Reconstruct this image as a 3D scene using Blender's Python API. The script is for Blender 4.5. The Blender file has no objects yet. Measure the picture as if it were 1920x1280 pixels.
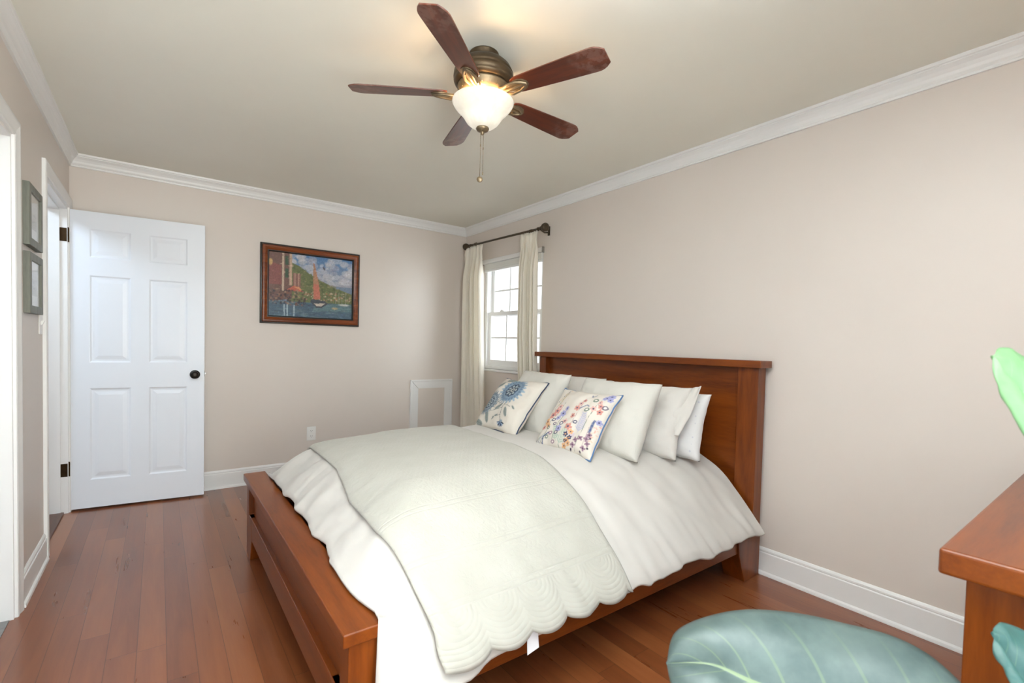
import bpy, bmesh, math, random
import numpy as np
from mathutils import Vector, Matrix, noise as mnoise

sc = bpy.context.scene
col = sc.collection
rad = math.radians

# ------------------------------------------------------------------ camera, world, light, exposure
cam_d = bpy.data.cameras.new('camera')
cam = bpy.data.objects.new('camera', cam_d); col.objects.link(cam)
_yaw, _pitch, _roll = rad(-36.6628), rad(-1.7585), rad(1.4193)
_f = Vector((-math.sin(_yaw)*math.cos(_pitch), math.cos(_yaw)*math.cos(_pitch), math.sin(_pitch)))
_r0 = Vector((math.cos(_yaw), math.sin(_yaw), 0)); _u0 = _r0.cross(_f)
_r = math.cos(_roll)*_r0 + math.sin(_roll)*_u0
_u = -math.sin(_roll)*_r0 + math.cos(_roll)*_u0
CAM = Vector((-2.6462, -4.4231, 1.2143))
FPX = 890.56
M4 = Matrix(((_r.x, _u.x, -_f.x, CAM.x), (_r.y, _u.y, -_f.y, CAM.y), (_r.z, _u.z, -_f.z, CAM.z), (0, 0, 0, 1)))
cam.matrix_world = M4
cam_d.sensor_width = 36; cam_d.sensor_fit = 'HORIZONTAL'
cam_d.lens = 36*FPX/1920
cam_d.shift_y = 32.73/1920
cam_d.clip_start = 0.02
cam_d.dof.use_dof = True; cam_d.dof.focus_distance = 3.0; cam_d.dof.aperture_fstop = 5.0
sc.camera = cam

sc.view_settings.view_transform = 'Standard'
sc.view_settings.look = 'None'
sc.view_settings.gamma = 1
sc.view_settings.use_curve_mapping = False
sc.view_settings.exposure = 0.86
sc.cycles.diffuse_bounces = 8

w = bpy.data.worlds.new('world'); sc.world = w; w.use_nodes = True
bg = w.node_tree.nodes['Background']
bg.inputs[0].default_value = (0.93, 0.97, 1.0, 1); bg.inputs[1].default_value = 1.0

def area(name, loc, direction, sx, sy, power, color):
    l = bpy.data.lights.new(name, 'AREA'); l.shape = 'RECTANGLE'; l.size = sx; l.size_y = sy
    l.energy = power; l.color = color
    o = bpy.data.objects.new(name, l); col.objects.link(o); o.location = loc
    o.rotation_euler = Vector(direction).to_track_quat('-Z', 'Y').to_euler()
    return o
area('daylight_bed_window', (1.0, -2.35, 1.75), (-0.68, 0.98, -0.12), 1.3, 1.3, 40, (0.84, 0.95, 1.0))
area('daylight_front_window', (-2.32, -5.05, 1.15), (0, 1, 0.05), 1.5, 1.8, 11, (0.46, 0.80, 1.0))
gl_ = area('warm_fill_front_window', (-2.32, -5.10, 1.15), (-0.1, 1, 0.25), 1.5, 1.8, 16.5, (1.0, 0.95, 0.84))  # warm fill lamp added outside this window to brighten ceiling and end wall
gl_.data.spread = rad(110)
area('hall_fill', (-3.8, -0.6, 2.3), (0, 0, -1), 0.4, 0.4, 10, (0.66, 0.82, 1.0))  # unseen fill lamp, added under the hall ceiling to brighten the doorway
fl = bpy.data.lights.new('ceiling_flash', 'SPOT'); fl.energy = 470; fl.spot_size = rad(115); fl.spot_blend = 1.0; fl.shadow_soft_size = 0.12; fl.color = (0.80, 0.88, 1.0)
flo = bpy.data.objects.new('ceiling_flash', fl); col.objects.link(flo); flo.location = (-2.3, -4.2, 1.4)
flo.rotation_euler = Vector((0, -0.05, 1)).to_track_quat('-Z', 'Y').to_euler()   # the photographer's flash, turned to the ceiling

# ------------------------------------------------------------------ helpers
def lin(r, g, b):
    def f(c):
        c /= 255.0
        return c/12.92 if c <= 0.04045 else ((c+0.055)/1.055)**2.4
    return (f(r), f(g), f(b), 1.0)

class NT:
    def __init__(s, name):
        s.m = bpy.data.materials.new(name); s.m.use_nodes = True
        s.t = s.m.node_tree; s.n = s.t.nodes; s.l = s.t.links
        s.p = s.n['Principled BSDF']; s.out = s.n['Material Output']
    def node(s, typ, **kw):
        n = s.n.new(typ)
        for k, v in kw.items(): setattr(n, k, v)
        return n
    def link(s, a, b): s.l.new(a, b)
    def set(s, **kw):
        for k, v in kw.items(): s.p.inputs[k.replace('_', ' ')].default_value = v
    def math(s, op, a, b=None, c=None):
        n = s.node('ShaderNodeMath', operation=op)
        for i, v in enumerate((a, b, c)):
            if v is None: continue
            if isinstance(v, (int, float)): n.inputs[i].default_value = v
            else: s.link(v, n.inputs[i])
        return n.outputs[0]
    def coord(s, which='Object', scale=(1, 1, 1), rot=(0, 0, 0)):
        tc = s.node('ShaderNodeTexCoord'); mp = s.node('ShaderNodeMapping')
        mp.inputs['Scale'].default_value = scale; mp.inputs['Rotation'].default_value = rot
        s.link(tc.outputs[which], mp.inputs['Vector']); return mp.outputs[0]
    def noise(s, vec, scale, detail=4, rough=0.55, dist=0.0):
        n = s.node('ShaderNodeTexNoise'); n.inputs['Scale'].default_value = scale
        n.inputs['Detail'].default_value = detail; n.inputs['Roughness'].default_value = rough
        n.inputs['Distortion'].default_value = dist
        s.link(vec, n.inputs['Vector']); return n.outputs[0]
    def ramp(s, fac, stops):
        n = s.node('ShaderNodeValToRGB'); e = n.color_ramp.elements
        while len(e) < len(stops): e.new(0.5)
        for i, (p, c) in enumerate(stops): e[i].position = p; e[i].color = c
        s.link(fac, n.inputs[0]); return n.outputs[0]
    def bump(s, h, strength, dist=0.01):
        n = s.node('ShaderNodeBump'); n.inputs['Strength'].default_value = strength
        n.inputs['Distance'].default_value = dist
        s.link(h, n.inputs['Height']); s.link(n.outputs[0], s.p.inputs['Normal']); return n
    def mixc(s, fac, a, b, mode='MIX'):
        n = s.node('ShaderNodeMix', data_type='RGBA', blend_type=mode)
        for i, v in ((0, fac), (6, a), (7, b)):
            if isinstance(v, (int, float, tuple)): n.inputs[i].default_value = v
            else: s.link(v, n.inputs[i])
        return n.outputs[2]

def m_paint(name, c, rough=0.5, var=0.02, bump=0.02, bscale=180):
    t = NT(name); v = t.coord()
    n = t.noise(v, 2.2, 3)
    a = tuple(min(1, x*(1-var)) for x in c[:3])+(1,); b = tuple(min(1, x*(1+var)) for x in c[:3])+(1,)
    t.link(t.ramp(n, [(0.3, a), (0.7, b)]), t.p.inputs['Base Color'])
    t.set(Roughness=rough)
    if bump: t.bump(t.noise(v, bscale, 2), bump, 0.004)
    return t.m

def m_wood(name, dark, mid, light, axis='x', rough=0.34, scale=1.0, coat=0.12):
    t = NT(name)
    st = {'x': (0.9, 9, 9), 'y': (9, 0.9, 9), 'z': (9, 9, 0.9)}[axis]
    v = t.coord('Object', tuple(k*scale for k in st))
    n1 = t.noise(v, 1.6, 6, 0.6, 0.6)
    v2 = t.coord('Object', tuple(k*scale*6 for k in st))
    n2 = t.noise(v2, 3.0, 3, 0.6)
    f = t.math('MULTIPLY_ADD', n2, 0.25, t.math('MULTIPLY', n1, 0.8))
    t.link(t.ramp(f, [(0.32, dark), (0.5, mid), (0.72, light)]), t.p.inputs['Base Color'])
    t.set(Roughness=rough, Coat_Weight=coat, Coat_Roughness=0.18, Specular_IOR_Level=0.35)
    t.bump(n2, 0.05, 0.002)
    return t.m

def m_metal(name, c, rough=0.35, metallic=1.0, var=0.15):
    t = NT(name); v = t.coord(); n = t.noise(v, 30, 3)
    a = tuple(x*(1-var) for x in c[:3])+(1,); b = tuple(min(1, x*(1+var)) for x in c[:3])+(1,)
    t.link(t.ramp(n, [(0.3, a), (0.7, b)]), t.p.inputs['Base Color'])
    t.set(Roughness=rough, Metallic=metallic); return t.m

def m_cloth(name, c, rough=0.9, weave=900, bump=0.06, wr=0.0, sheen=0.2):
    t = NT(name); v = t.coord()
    n = t.noise(v, 5, 3)
    a = tuple(x*0.965 for x in c[:3])+(1,)
    t.link(t.ramp(n, [(0.35, a), (0.65, c)]), t.p.inputs['Base Color'])
    t.set(Roughness=rough, Sheen_Weight=sheen)
    h = t.noise(v, weave, 2)
    if wr:
        h = t.math('MULTIPLY_ADD', t.noise(v, 14, 4, 0.6, 0.7), wr, h)
    t.bump(h, bump, 0.004); return t.m

def m_attr(name, rough=0.8, weave=0, spec=0.3, bump=0.05):
    t = NT(name); a = t.node('ShaderNodeVertexColor'); a.layer_name = 'pattern'
    t.link(a.outputs[0], t.p.inputs['Base Color']); t.set(Roughness=rough, Specular_IOR_Level=spec)
    if weave: t.bump(t.noise(t.coord(), weave, 2), bump, 0.003)
    return t.m

class MB:
    """collects geometry for ONE mesh"""
    def __init__(s): s.v = []; s.f = []; s.mi = []
    def add(s, vs, fs, mi=0):
        o = len(s.v); s.v += [tuple(p) for p in vs]
        s.f += [tuple(i+o for i in f) for f in fs]; s.mi += [mi]*len(fs); return s
    def box(s, x0, y0, z0, x1, y1, z1, mi=0):
        x0, x1 = min(x0, x1), max(x0, x1); y0, y1 = min(y0, y1), max(y0, y1); z0, z1 = min(z0, z1), max(z0, z1)
        v = [(x0,y0,z0),(x1,y0,z0),(x1,y1,z0),(x0,y1,z0),(x0,y0,z1),(x1,y0,z1),(x1,y1,z1),(x0,y1,z1)]
        return s.add(v, [(0,3,2,1),(4,5,6,7),(0,1,5,4),(1,2,6,5),(2,3,7,6),(3,0,4,7)], mi)
    def hexa(s, b, t, mi=0):   # bottom quad, top quad (ccw from above)
        return s.add(list(b)+list(t), [(3,2,1,0),(4,5,6,7),(0,1,5,4),(1,2,6,5),(2,3,7,6),(3,0,4,7)], mi)
    def grid(s, rows, closed_u=False, closed_v=False, mi=0):
        nr, nc = len(rows), len(rows[0]); vs = [p for r in rows for p in r]; fs = []
        for i in range(nr if closed_v else nr-1):
            for j in range(nc if closed_u else nc-1):
                a = i*nc+j; b = i*nc+(j+1) % nc; c = ((i+1) % nr)*nc+(j+1) % nc; d = ((i+1) % nr)*nc+j
                fs.append((a, b, c, d))
        return s.add(vs, fs, mi)
    def lathe(s, prof, seg=32, c=(0,0,0), axis='z', caps=True, mi=0):
        rows = []
        for r, h in prof:
            ring = []
            for k in range(seg):
                a = 2*math.pi*k/seg; x, y = r*math.cos(a), r*math.sin(a)
                p = {'z': (x, y, h), 'y': (x, h, -y), 'x': (h, x, y)}[axis]
                ring.append((c[0]+p[0], c[1]+p[1], c[2]+p[2]))
            rows.append(ring)
        o = len(s.v); s.grid(rows, closed_u=True, mi=mi)
        if caps:
            if prof[0][0] > 1e-5: s.f.append(tuple(o+k for k in reversed(range(seg)))); s.mi.append(mi)
            if prof[-1][0] > 1e-5: s.f.append(tuple(o+(len(prof)-1)*seg+k for k in range(seg))); s.mi.append(mi)
        return s
    def tube(s, pts, r, seg=10, closed=False, mi=0, caps=True):
        pts = [Vector(p) for p in pts]; n = len(pts); rows = []
        rr = r if isinstance(r, (list, tuple)) else [r]*n
        up = None
        for i, p in enumerate(pts):
            if closed: t = pts[(i+1) % n]-pts[i-1]
            else: t = pts[min(i+1, n-1)]-pts[max(i-1, 0)]
            t.normalize()
            if up is None: up = t.orthogonal().normalized()
            up = (up-t*up.dot(t)).normalized(); b = t.cross(up)
            rows.append([p+rr[i]*(math.cos(2*math.pi*k/seg)*up+math.sin(2*math.pi*k/seg)*b) for k in range(seg)])
        o = len(s.v); s.grid(rows, closed_u=True, closed_v=closed, mi=mi)
        if not closed and caps:
            s.f.append(tuple(o+k for k in reversed(range(seg)))); s.mi.append(mi)
            s.f.append(tuple(o+(n-1)*seg+k for k in range(seg))); s.mi.append(mi)
        return s
    def prism(s, outline, fn, d0, d1, mi=0):
        """outline: 2-D polygon; fn(a,b,d)->xyz"""
        n = len(outline); vs = [fn(a, b, d0) for a, b in outline]+[fn(a, b, d1) for a, b in outline]
        fs = [tuple(range(n-1, -1, -1)), tuple(range(n, 2*n))]+[(i, (i+1) % n, n+(i+1) % n, n+i) for i in range(n)]
        return s.add(vs, fs, mi)
    def frame(s, a0, a1, b0, b1, prof, fn, mis=None):
        """mitred rectangular moulding: prof = [(inset, height)], fn(a,b,h)->xyz"""
        rows = [[fn(a0+i, b0+i, h), fn(a1-i, b0+i, h), fn(a1-i, b1-i, h), fn(a0+i, b1-i, h)] for i, h in prof]
        for k in range(len(rows)-1):
            s.grid(rows[k:k+2], closed_u=True, mi=mis[k] if mis else 0)
        return s
    def build(s, name, mats, parent=None, smooth=False, bevel=0, seg=2, local=False, subsurf=0, solid=0, auto=None):
        me = bpy.data.meshes.new(name)
        base = Vector((0, 0, 0))
        if not local:
            xs = np.array(s.v); mn, mx = xs.min(0), xs.max(0)
            base = Vector(((mn[0]+mx[0])/2, (mn[1]+mx[1])/2, mn[2]))
        me.from_pydata([tuple(Vector(p)-base) for p in s.v], [], s.f)
        mats = mats if isinstance(mats, (list, tuple)) else [mats]
        for m in mats: me.materials.append(m)
        if len(mats) > 1: me.polygons.foreach_set('material_index', s.mi)
        bm = bmesh.new(); bm.from_mesh(me); bmesh.ops.recalc_face_normals(bm, faces=bm.faces); bm.to_mesh(me); bm.free()
        o = bpy.data.objects.new(name, me); col.objects.link(o)
        if smooth: me.polygons.foreach_set('use_smooth', [True]*len(me.polygons))
        if auto:
            me.polygons.foreach_set('use_smooth', [True]*len(me.polygons))
            me.set_sharp_from_angle(angle=rad(auto))
        if solid:
            md = o.modifiers.new('solid', 'SOLIDIFY'); md.thickness = solid; md.offset = -1
        if bevel:
            md = o.modifiers.new('bevel', 'BEVEL'); md.width = bevel; md.segments = seg; md.limit_method = 'ANGLE'
            md.angle_limit = rad(35)
        if subsurf:
            md = o.modifiers.new('sub', 'SUBSURF'); md.levels = subsurf; md.render_levels = subsurf
        o.location = base
        if parent:
            o.parent = parent
            if not local: o.location = base-parent['_b']
        return o

_bases = []
class P(dict): pass
def thing(name, label, cat, loc=(0,0,0), mat=None, group=None, kind=None):
    o = bpy.data.objects.new(name, None); col.objects.link(o)
    if mat is None: o.location = loc
    else: o.matrix_world = mat
    o.empty_display_size = 0.05
    o['label'] = label
    if cat: o['category'] = cat
    if group: o['group'] = group
    if kind: o['kind'] = kind
    o['_b'] = tuple(loc); _bases.append(o)
    return o
Vector_ = Vector
def tag(o, label, cat, group=None):
    o['label'] = label; o['category'] = cat
    if group: o['group'] = group
    return o
def struct(o, label=None):
    o['kind'] = 'structure'
    if label: o['label'] = label
    return o
# parent['_b'] is an id-property array: make subtraction work
_old_build = MB.build
def _build(s, name, mats, parent=None, **kw):
    if parent is not None and not kw.get('local'):
        pb = Vector(parent['_b'])
        o = _old_build(s, name, mats, None, **kw)
        o.parent = parent; o.location = o.location-pb
        o['_b'] = tuple(Vector(o.location)+pb)
        return o
    o = _old_build(s, name, mats, None, **kw)
    if parent is not None: o.parent = parent
    o['_b'] = tuple(o.location)
    return o
MB.build = _build
def nz(x, y=0.0, z=0.0): return mnoise.noise(Vector((x, y, z)))
def smooth01(t): t = max(0, min(1, t)); return t*t*(3-2*t)
def interp(xs, ys, x): return float(np.interp(x, xs, ys))

# ------------------------------------------------------------------ materials
WALL = m_paint('wall_paint', lin(216, 207, 199), 0.42, 0.01, 0.03, 160)
CEIL = m_paint('ceiling_paint', lin(231, 230, 219), 0.5, 0.012, 0.03, 120)
TRIM = m_paint('trim_paint', lin(231, 231, 230), 0.32, 0.008, 0.0)
DOORW = m_paint('door_paint', lin(228, 233, 240), 0.35, 0.008, 0.015, 300)
PLATE = m_paint('plate_plastic', lin(235, 235, 232), 0.3, 0.0, 0.0)
SLOT = m_paint('slot_dark', lin(70, 68, 66), 0.6, 0.0, 0.0)
BRONZE = m_metal('dark_bronze', lin(46, 42, 38), 0.38, 0.9)
ROD = m_metal('rod_bronze', lin(86, 76, 62), 0.45, 0.7)
HINGE = m_metal('hinge_bronze', lin(64, 48, 30), 0.45, 0.9)
STEEL = m_metal('steel', lin(150, 150, 150), 0.35, 1.0)
FANBR = m_metal('fan_bronze', lin(128, 112, 88), 0.42, 0.75, 0.15)
FANBR2 = m_metal('fan_bronze_dark', lin(86, 72, 54), 0.42, 0.75, 0.15)
BW = dict(dark=lin(86, 38, 9), mid=lin(114, 54, 12), light=lin(132, 67, 18))
BEDX = m_wood('bed_wood_x', axis='x', **BW); BEDY = m_wood('bed_wood_y', axis='y', **BW); BEDZ = m_wood('bed_wood_z', axis='z', **BW)
SHEET = m_cloth('white_cotton', lin(206, 202, 196), 0.9, 700, 0.10, 0.0)
DUVET = m_cloth('duvet_cotton', lin(199, 195, 189), 0.9, 700, 0.16, 1.2)
DRAPE = None

def floor_mat():
    t = NT('floor_planks'); tc = t.node('ShaderNodeTexCoord'); sx = t.node('ShaderNodeSeparateXYZ')
    t.link(tc.outputs['Object'], sx.inputs[0]); X, Y = sx.outputs[0], sx.outputs[1]
    PW, PL = 0.092, 1.15
    xr = t.math('DIVIDE', X, PW); row = t.math('FLOOR', xr); fx = t.math('FRACT', xr)
    wn = t.node('ShaderNodeTexWhiteNoise', noise_dimensions='1D'); t.link(row, wn.inputs['W'])
    yy = t.math('ADD', t.math('DIVIDE', Y, PL), t.math('MULTIPLY', wn.outputs['Value'], 7.3))
    cell = t.math('FLOOR', yy); fy = t.math('FRACT', yy)
    cv = t.node('ShaderNodeCombineXYZ'); t.link(row, cv.inputs[0]); t.link(cell, cv.inputs[1])
    w2 = t.node('ShaderNodeTexWhiteNoise', noise_dimensions='2D'); t.link(cv.outputs[0], w2.inputs['Vector'])
    # grain, shifted per board
    gv = t.node('ShaderNodeCombineXYZ')
    t.link(t.math('MULTIPLY', X, 16.0), gv.inputs[0]); t.link(t.math('MULTIPLY', Y, 1.5), gv.inputs[1])
    t.link(t.math('MULTIPLY', w2.outputs['Value'], 40.0), gv.inputs[2])
    g1 = t.noise(gv.outputs[0], 1.3, 4, 0.58, 0.4)
    gv2 = t.node('ShaderNodeCombineXYZ')
    t.link(t.math('MULTIPLY', X, 90.0), gv2.inputs[0]); t.link(t.math('MULTIPLY', Y, 4.0), gv2.inputs[1])
    t.link(w2.outputs['Value'], gv2.inputs[2])
    g2 = t.noise(gv2.outputs[0], 2.0, 3)
    f = t.math('ADD', t.math('MULTIPLY_ADD', w2.outputs['Value'], 0.36, 0.0), t.math('ADD', t.math('MULTIPLY', g1, 0.55), t.math('MULTIPLY', g2, 0.12)))
    c = t.ramp(f, [(0.12, lin(92, 48, 26)), (0.42, lin(120, 66, 36)), (0.62, lin(136, 78, 44)), (0.85, lin(150, 92, 54))])
    # seams between boards
    ex = t.math('MINIMUM', fx, t.math('SUBTRACT', 1.0, fx)); ey = t.math('MULTIPLY', t.math('MINIMUM', fy, t.math('SUBTRACT', 1.0, fy)), PL/PW)
    e = t.math('MINIMUM', ex, ey)
    seam = t.math('SMOOTH_MIN', t.math('MULTIPLY', e, 70.0), 1.0, 0.2)
    t.link(t.mixc(t.math('SUBTRACT', 1.0, t.math('MINIMUM', seam, 1.0)), c, lin(62, 32, 18)), t.p.inputs['Base Color'])
    t.set(Roughness=0.24, Coat_Weight=0.35, Coat_Roughness=0.16)
    t.link(t.math('MULTIPLY_ADD', g1, 0.10, 0.24), t.p.inputs['Roughness'])
    t.bump(t.math('ADD', t.math('MULTIPLY', g2, 0.12), seam), 0.12, 0.002)
    return t.m
FLOOR = floor_mat()

def glass_mat():
    t = NT('window_glass'); tr = t.node('ShaderNodeBsdfTransparent'); gl = t.node('ShaderNodeBsdfGlossy')
    gl.inputs['Roughness'].default_value = 0.02
    lw = t.node('ShaderNodeLayerWeight'); fc = t.math('MULTIPLY_ADD', t.math('POWER', lw.outputs['Facing'], 5.0), 0.7, 0.03)
    mx = t.node('ShaderNodeMixShader'); t.link(fc, mx.inputs[0]); t.link(tr.outputs[0], mx.inputs[1]); t.link(gl.outputs[0], mx.inputs[2])
    t.link(mx.outputs[0], t.out.inputs[0]); return t.m
GLASS = glass_mat()

def translucent_cloth(name, c, amt, weave=600, bump=0.1):
    t = NT(name); v = t.coord(); n = t.noise(v, 6, 3)
    t.link(t.ramp(n, [(0.3, tuple(x*0.96 for x in c[:3])+(1,)), (0.7, c)]), t.p.inputs['Base Color'])
    t.set(Roughness=0.9, Sheen_Weight=0.15); t.bump(t.noise(v, weave, 2), bump, 0.003)
    tl = t.node('ShaderNodeBsdfTranslucent'); tl.inputs[0].default_value = c
    mx = t.node('ShaderNodeMixShader'); mx.inputs[0].default_value = amt
    t.link(t.p.outputs[0], mx.inputs[1]); t.link(tl.outputs[0], mx.inputs[2]); t.link(mx.outputs[0], t.out.inputs[0]); return t.m
DRAPE = translucent_cloth('drape_linen', lin(251, 247, 238), 0.35)

# ------------------------------------------------------------------ room shell
W, YF, H, T = 3.136, -4.80, 2.4317, 0.13
HX = -4.45
struct(MB().box(HX, YF-T, -0.06, T, T, 0).build('floor', FLOOR), 'reddish brown hardwood plank floor')
struct(MB().box(HX, YF-T, H, T, T, H+0.08).build('ceiling', CEIL), 'plain off-white ceiling')
struct(MB().box(HX, 0, 0, T, T, H).build('wall_back', WALL), 'beige end wall with the painting')
WY0, WY1, WZ0, WZ1 = -1.285, -0.36, 0.965, 2.045        # bed-side window opening
b = MB(); b.box(0, YF, 0, T, WY0, H).box(0, WY1, 0, T, 0, H).box(0, WY0, 0, T, WY1, WZ0).box(0, WY0, WZ1, T, WY1, H)
struct(b.build('wall_right', WALL), 'beige wall behind the headboard')
DY0, DY1, DZ = -0.875, -0.085, 2.052                    # doorway
CY0, CY1, CZ = -3.45, -1.585, 2.03                      # closet opening
b = MB(); XL0, XL1 = -W-T, -W
b.box(XL0, DY1, 0, XL1, 0, H).box(XL0, DY0, DZ, XL1, DY1, H).box(XL0, CY1, 0, XL1, DY0, H)
b.box(XL0, CY0, CZ, XL1, CY1, H).box(XL0, YF, 0, XL1, CY0, H)
struct(b.build('wall_left', WALL), 'beige wall with doorway and closet')
FX0, FX1, FZ0, FZ1 = -3.03, -1.62, 0.30, 2.10           # second window, behind the camera
b = MB(); b.box(-W-T, YF-T, 0, FX0, YF, H).box(FX1, YF-T, 0, T, YF, H).box(FX0, YF-T, 0, FX1, YF, FZ0).box(FX0, YF-T, FZ1, FX1, YF, H)
struct(b.build('wall_front', WALL))
b = MB(); b.box(HX-T, -1.6, 0, HX, T, H).box(HX, -1.6-T, 0, XL0, -1.6, H)
struct(b.build('wall_hall', WALL))
struct(MB().box(XL0-0.75, CY0-0.1, 0, XL0-0.65, -1.74, H).build('wall_closet', WALL))

# crown moulding: profile (distance from wall, z)
CROWN = [(0.0, 2.349), (0.011, 2.349), (0.013, 2.356), (0.010, 2.361), (0.014, 2.366), (0.018, 2.372), (0.022, 2.384),
         (0.030, 2.398), (0.041, 2.409), (0.044, 2.411), (0.044, 2.416), (0.050, 2.419), (0.052, 2.4317), (0.0, 2.4317)]
BASE = [(0.0, 0.0), (0.022, 0.0), (0.022, 0.006), (0.020, 0.014), (0.014, 0.020), (0.0125, 0.021), (0.0125, 0.118), (0.011, 0.121),
        (0.0085, 0.123), (0.010, 0.128), (0.0095, 0.135), (0.006, 0.142), (0.003, 0.146), (0.0, 0.146)]
def run(prof, wall, a0, a1, m0=True, m1=True):
    """moulding along a wall from a0 to a1, mitred (m) or square ends"""
    rows = []
    for a, m, sgn in ((a0, m0, 1), (a1, m1, -1)):
        row = []
        for d, z in prof:
            aa = a+(sgn*d if m else 0)
            row.append({'back': (aa, -d, z), 'right': (-d, aa, z), 'left': (-W+d, aa, z), 'front': (aa, YF+d, z)}[wall])
        rows.append(row)
    mb = MB().grid(rows, closed_u=True)
    n = len(prof); mb.f += [tuple(range(n)), tuple(range(n, 2*n))]; mb.mi += [0, 0]
    return mb
struct(run(CROWN, 'back', -W, 0).build('trim_1', TRIM), 'white crown moulding along the end wall')
struct(run(CROWN, 'right', YF, 0).build('trim_2', TRIM), 'white crown moulding along the headboard wall')
struct(run(CROWN, 'left', YF, 0).build('trim_3', TRIM), 'white crown moulding along the doorway wall')
struct(run(CROWN, 'front', -W, 0).build('trim_4', TRIM))
struct(run(BASE, 'back', -W, 0).build('baseboard_back', TRIM))
struct(run(BASE, 'right', YF, 0).build('baseboard_right', TRIM))
struct(run(BASE, 'left', -1.505, -0.945, False, False).build('baseboard_left', TRIM))
struct(run(BASE, 'front', -W, 0).build('baseboard_front', TRIM))

# door and closet casings (colonial profile across the width)
CASE = [(0.0, 0.0), (0.0, 0.010), (0.006, 0.013), (0.012, 0.011), (0.030, 0.012), (0.052, 0.017), (0.060, 0.019), (0.068, 0.017), (0.072, 0.014), (0.072, 0.0)]
def casing(name, y0, y1, z1, label):
    """three-sided casing round an opening on the left wall, inner edge on the opening"""
    rows = []
    for d, h in CASE:
        x = -W+h
        rows.append([(x, y0-d, 0), (x, y0-d, z1+d), (x, min(y1+d, -0.003), z1+d), (x, min(y1+d, -0.003), 0)])
    mb = MB()
    for k in range(3):
        mb.grid([[r[k] for r in rows], [r[k+1] for r in rows]])
    return struct(mb.build(name, TRIM, auto=30), label)
casing('trim_5', DY0, DY1, DZ, 'white casing round the open doorway')
casing('trim_6', CY0, CY1, CZ, 'white casing round the closet opening')
# jambs
b = MB(); J = 0.016
b.box(XL0-0.005, DY1-J, 0, XL1+0.002, DY1, DZ).box(XL0-0.005, DY0, 0, XL1+0.002, DY0+J, DZ).box(XL0-0.005, DY0+J, DZ-J, XL1+0.002, DY1-J, DZ)
b.box(XL0+0.02, DY1-J-0.011, 0, XL1-0.036, DY1-J, DZ-J).box(XL0+0.02, DY0+J, 0, XL1-0.036, DY0+J+0.011, DZ-J).box(XL0+0.02, DY0+J+0.011, DZ-J-0.011, XL1-0.036, DY1-J-0.011, DZ-J)
struct(b.build('trim_7', TRIM), 'white door jamb with stop in the doorway')
b = MB(); b.box(XL0, CY1-J, 0, XL1, CY1, CZ).box(XL0, CY0, 0, XL1, CY0+J, CZ).box(XL0, CY0+J, CZ-J, XL1, CY1-J, CZ)
struct(b.build('trim_8', TRIM), 'white jamb of the closet opening')
struct(MB().box(XL0-0.01, DY0+J, 0, XL1-0.02, DY1-J, 0.012).build('trim_9', m_wood('threshold_wood', lin(60, 34, 22), lin(84, 48, 28), lin(100, 60, 36), 'y'), bevel=0.004), 'dark wooden threshold in the doorway')

# ------------------------------------------------------------------ six-panel door (open against the end wall)
ang = math.atan2(-0.079, 0.762)
dm = Matrix.Translation((-3.131, -0.079, 0)) @ Matrix.Rotation(ang, 4, 'Z')
door = thing('door_1', 'white six-panel door standing open against the end wall', None, mat=dm, kind='structure')
DW, DZ0, DZ1, DT = 0.766, 0.014, 2.045, 0.035
xs = [(0.105, 0.330), (0.430, 0.660)]
zs = [(0.207, 0.842), (1.018, 1.615), (1.735, 1.930)]
b = MB()
xc = [0, xs[0][0], xs[0][1], xs[1][0], xs[1][1], DW]; zc = [DZ0, zs[0][0], zs[0][1], zs[1][0], zs[1][1], zs[2][0], zs[2][1], DZ1]
for side in (0, 1):
    def fn(a, bb, h, side=side): return (a, -h, bb) if side == 0 else (a, DT+h, bb)
    for i in range(5):
        for j in range(7):
            if i in (1, 3) and j in (1, 3, 5):
                b.frame(xc[i], xc[i+1], zc[j], zc[j+1], [(0, 0), (0.004, -0.0012), (0.010, -0.0048), (0.016, -0.0055), (0.024, -0.0055), (0.046, -0.0018), (0.048, -0.0015)], fn)
                q = 0.048
                b.add([fn(xc[i]+q, zc[j]+q, -0.0015), fn(xc[i+1]-q, zc[j]+q, -0.0015), fn(xc[i+1]-q, zc[j+1]-q, -0.0015), fn(xc[i]+q, zc[j+1]-q, -0.0015)], [(0, 1, 2, 3)])
            else:
                b.add([fn(xc[i], zc[j], 0), fn(xc[i+1], zc[j], 0), fn(xc[i+1], zc[j+1], 0), fn(xc[i], zc[j+1], 0)], [(0, 1, 2, 3)])
b.add([(0, 0, DZ0), (DW, 0, DZ0), (DW, DT, DZ0), (0, DT, DZ0), (0, 0, DZ1), (DW, 0, DZ1), (DW, DT, DZ1), (0, DT, DZ1)], [(0, 1, 2, 3), (4, 5, 6, 7), (1, 2, 6, 5), (0, 3, 7, 4)])
b.build('door_leaf', DOORW, door, local=True)
k = MB(); k.lathe([(0.032, 0.0), (0.033, -0.004), (0.029, -0.008), (0.014, -0.010), (0.011, -0.026), (0.015, -0.032), (0.024, -0.038), (0.0275, -0.047), (0.026, -0.056), (0.018, -0.062), (0.006, -0.064), (0.0, -0.064)], 28, (0.707, 0, 0.930), 'y')
k.lathe([(0.031, DT), (0.031, DT+0.005), (0.013, DT+0.008), (0.011, DT+0.024), (0.024, DT+0.034), (0.026, DT+0.046), (0.0, DT+0.055)], 24, (0.707, 0, 0.930), 'y')
kn = k.build('door_knob', BRONZE, door, local=True, smooth=True); kn['label'] = 'dark bronze round door knob'
MB().box(DW, 0.010, 0.915, DW+0.0015, 0.026, 0.957).box(DW, 0.013, 0.930, DW+0.011, 0.023, 0.944).build('latch', STEEL, door, local=True, bevel=0.001)
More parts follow.
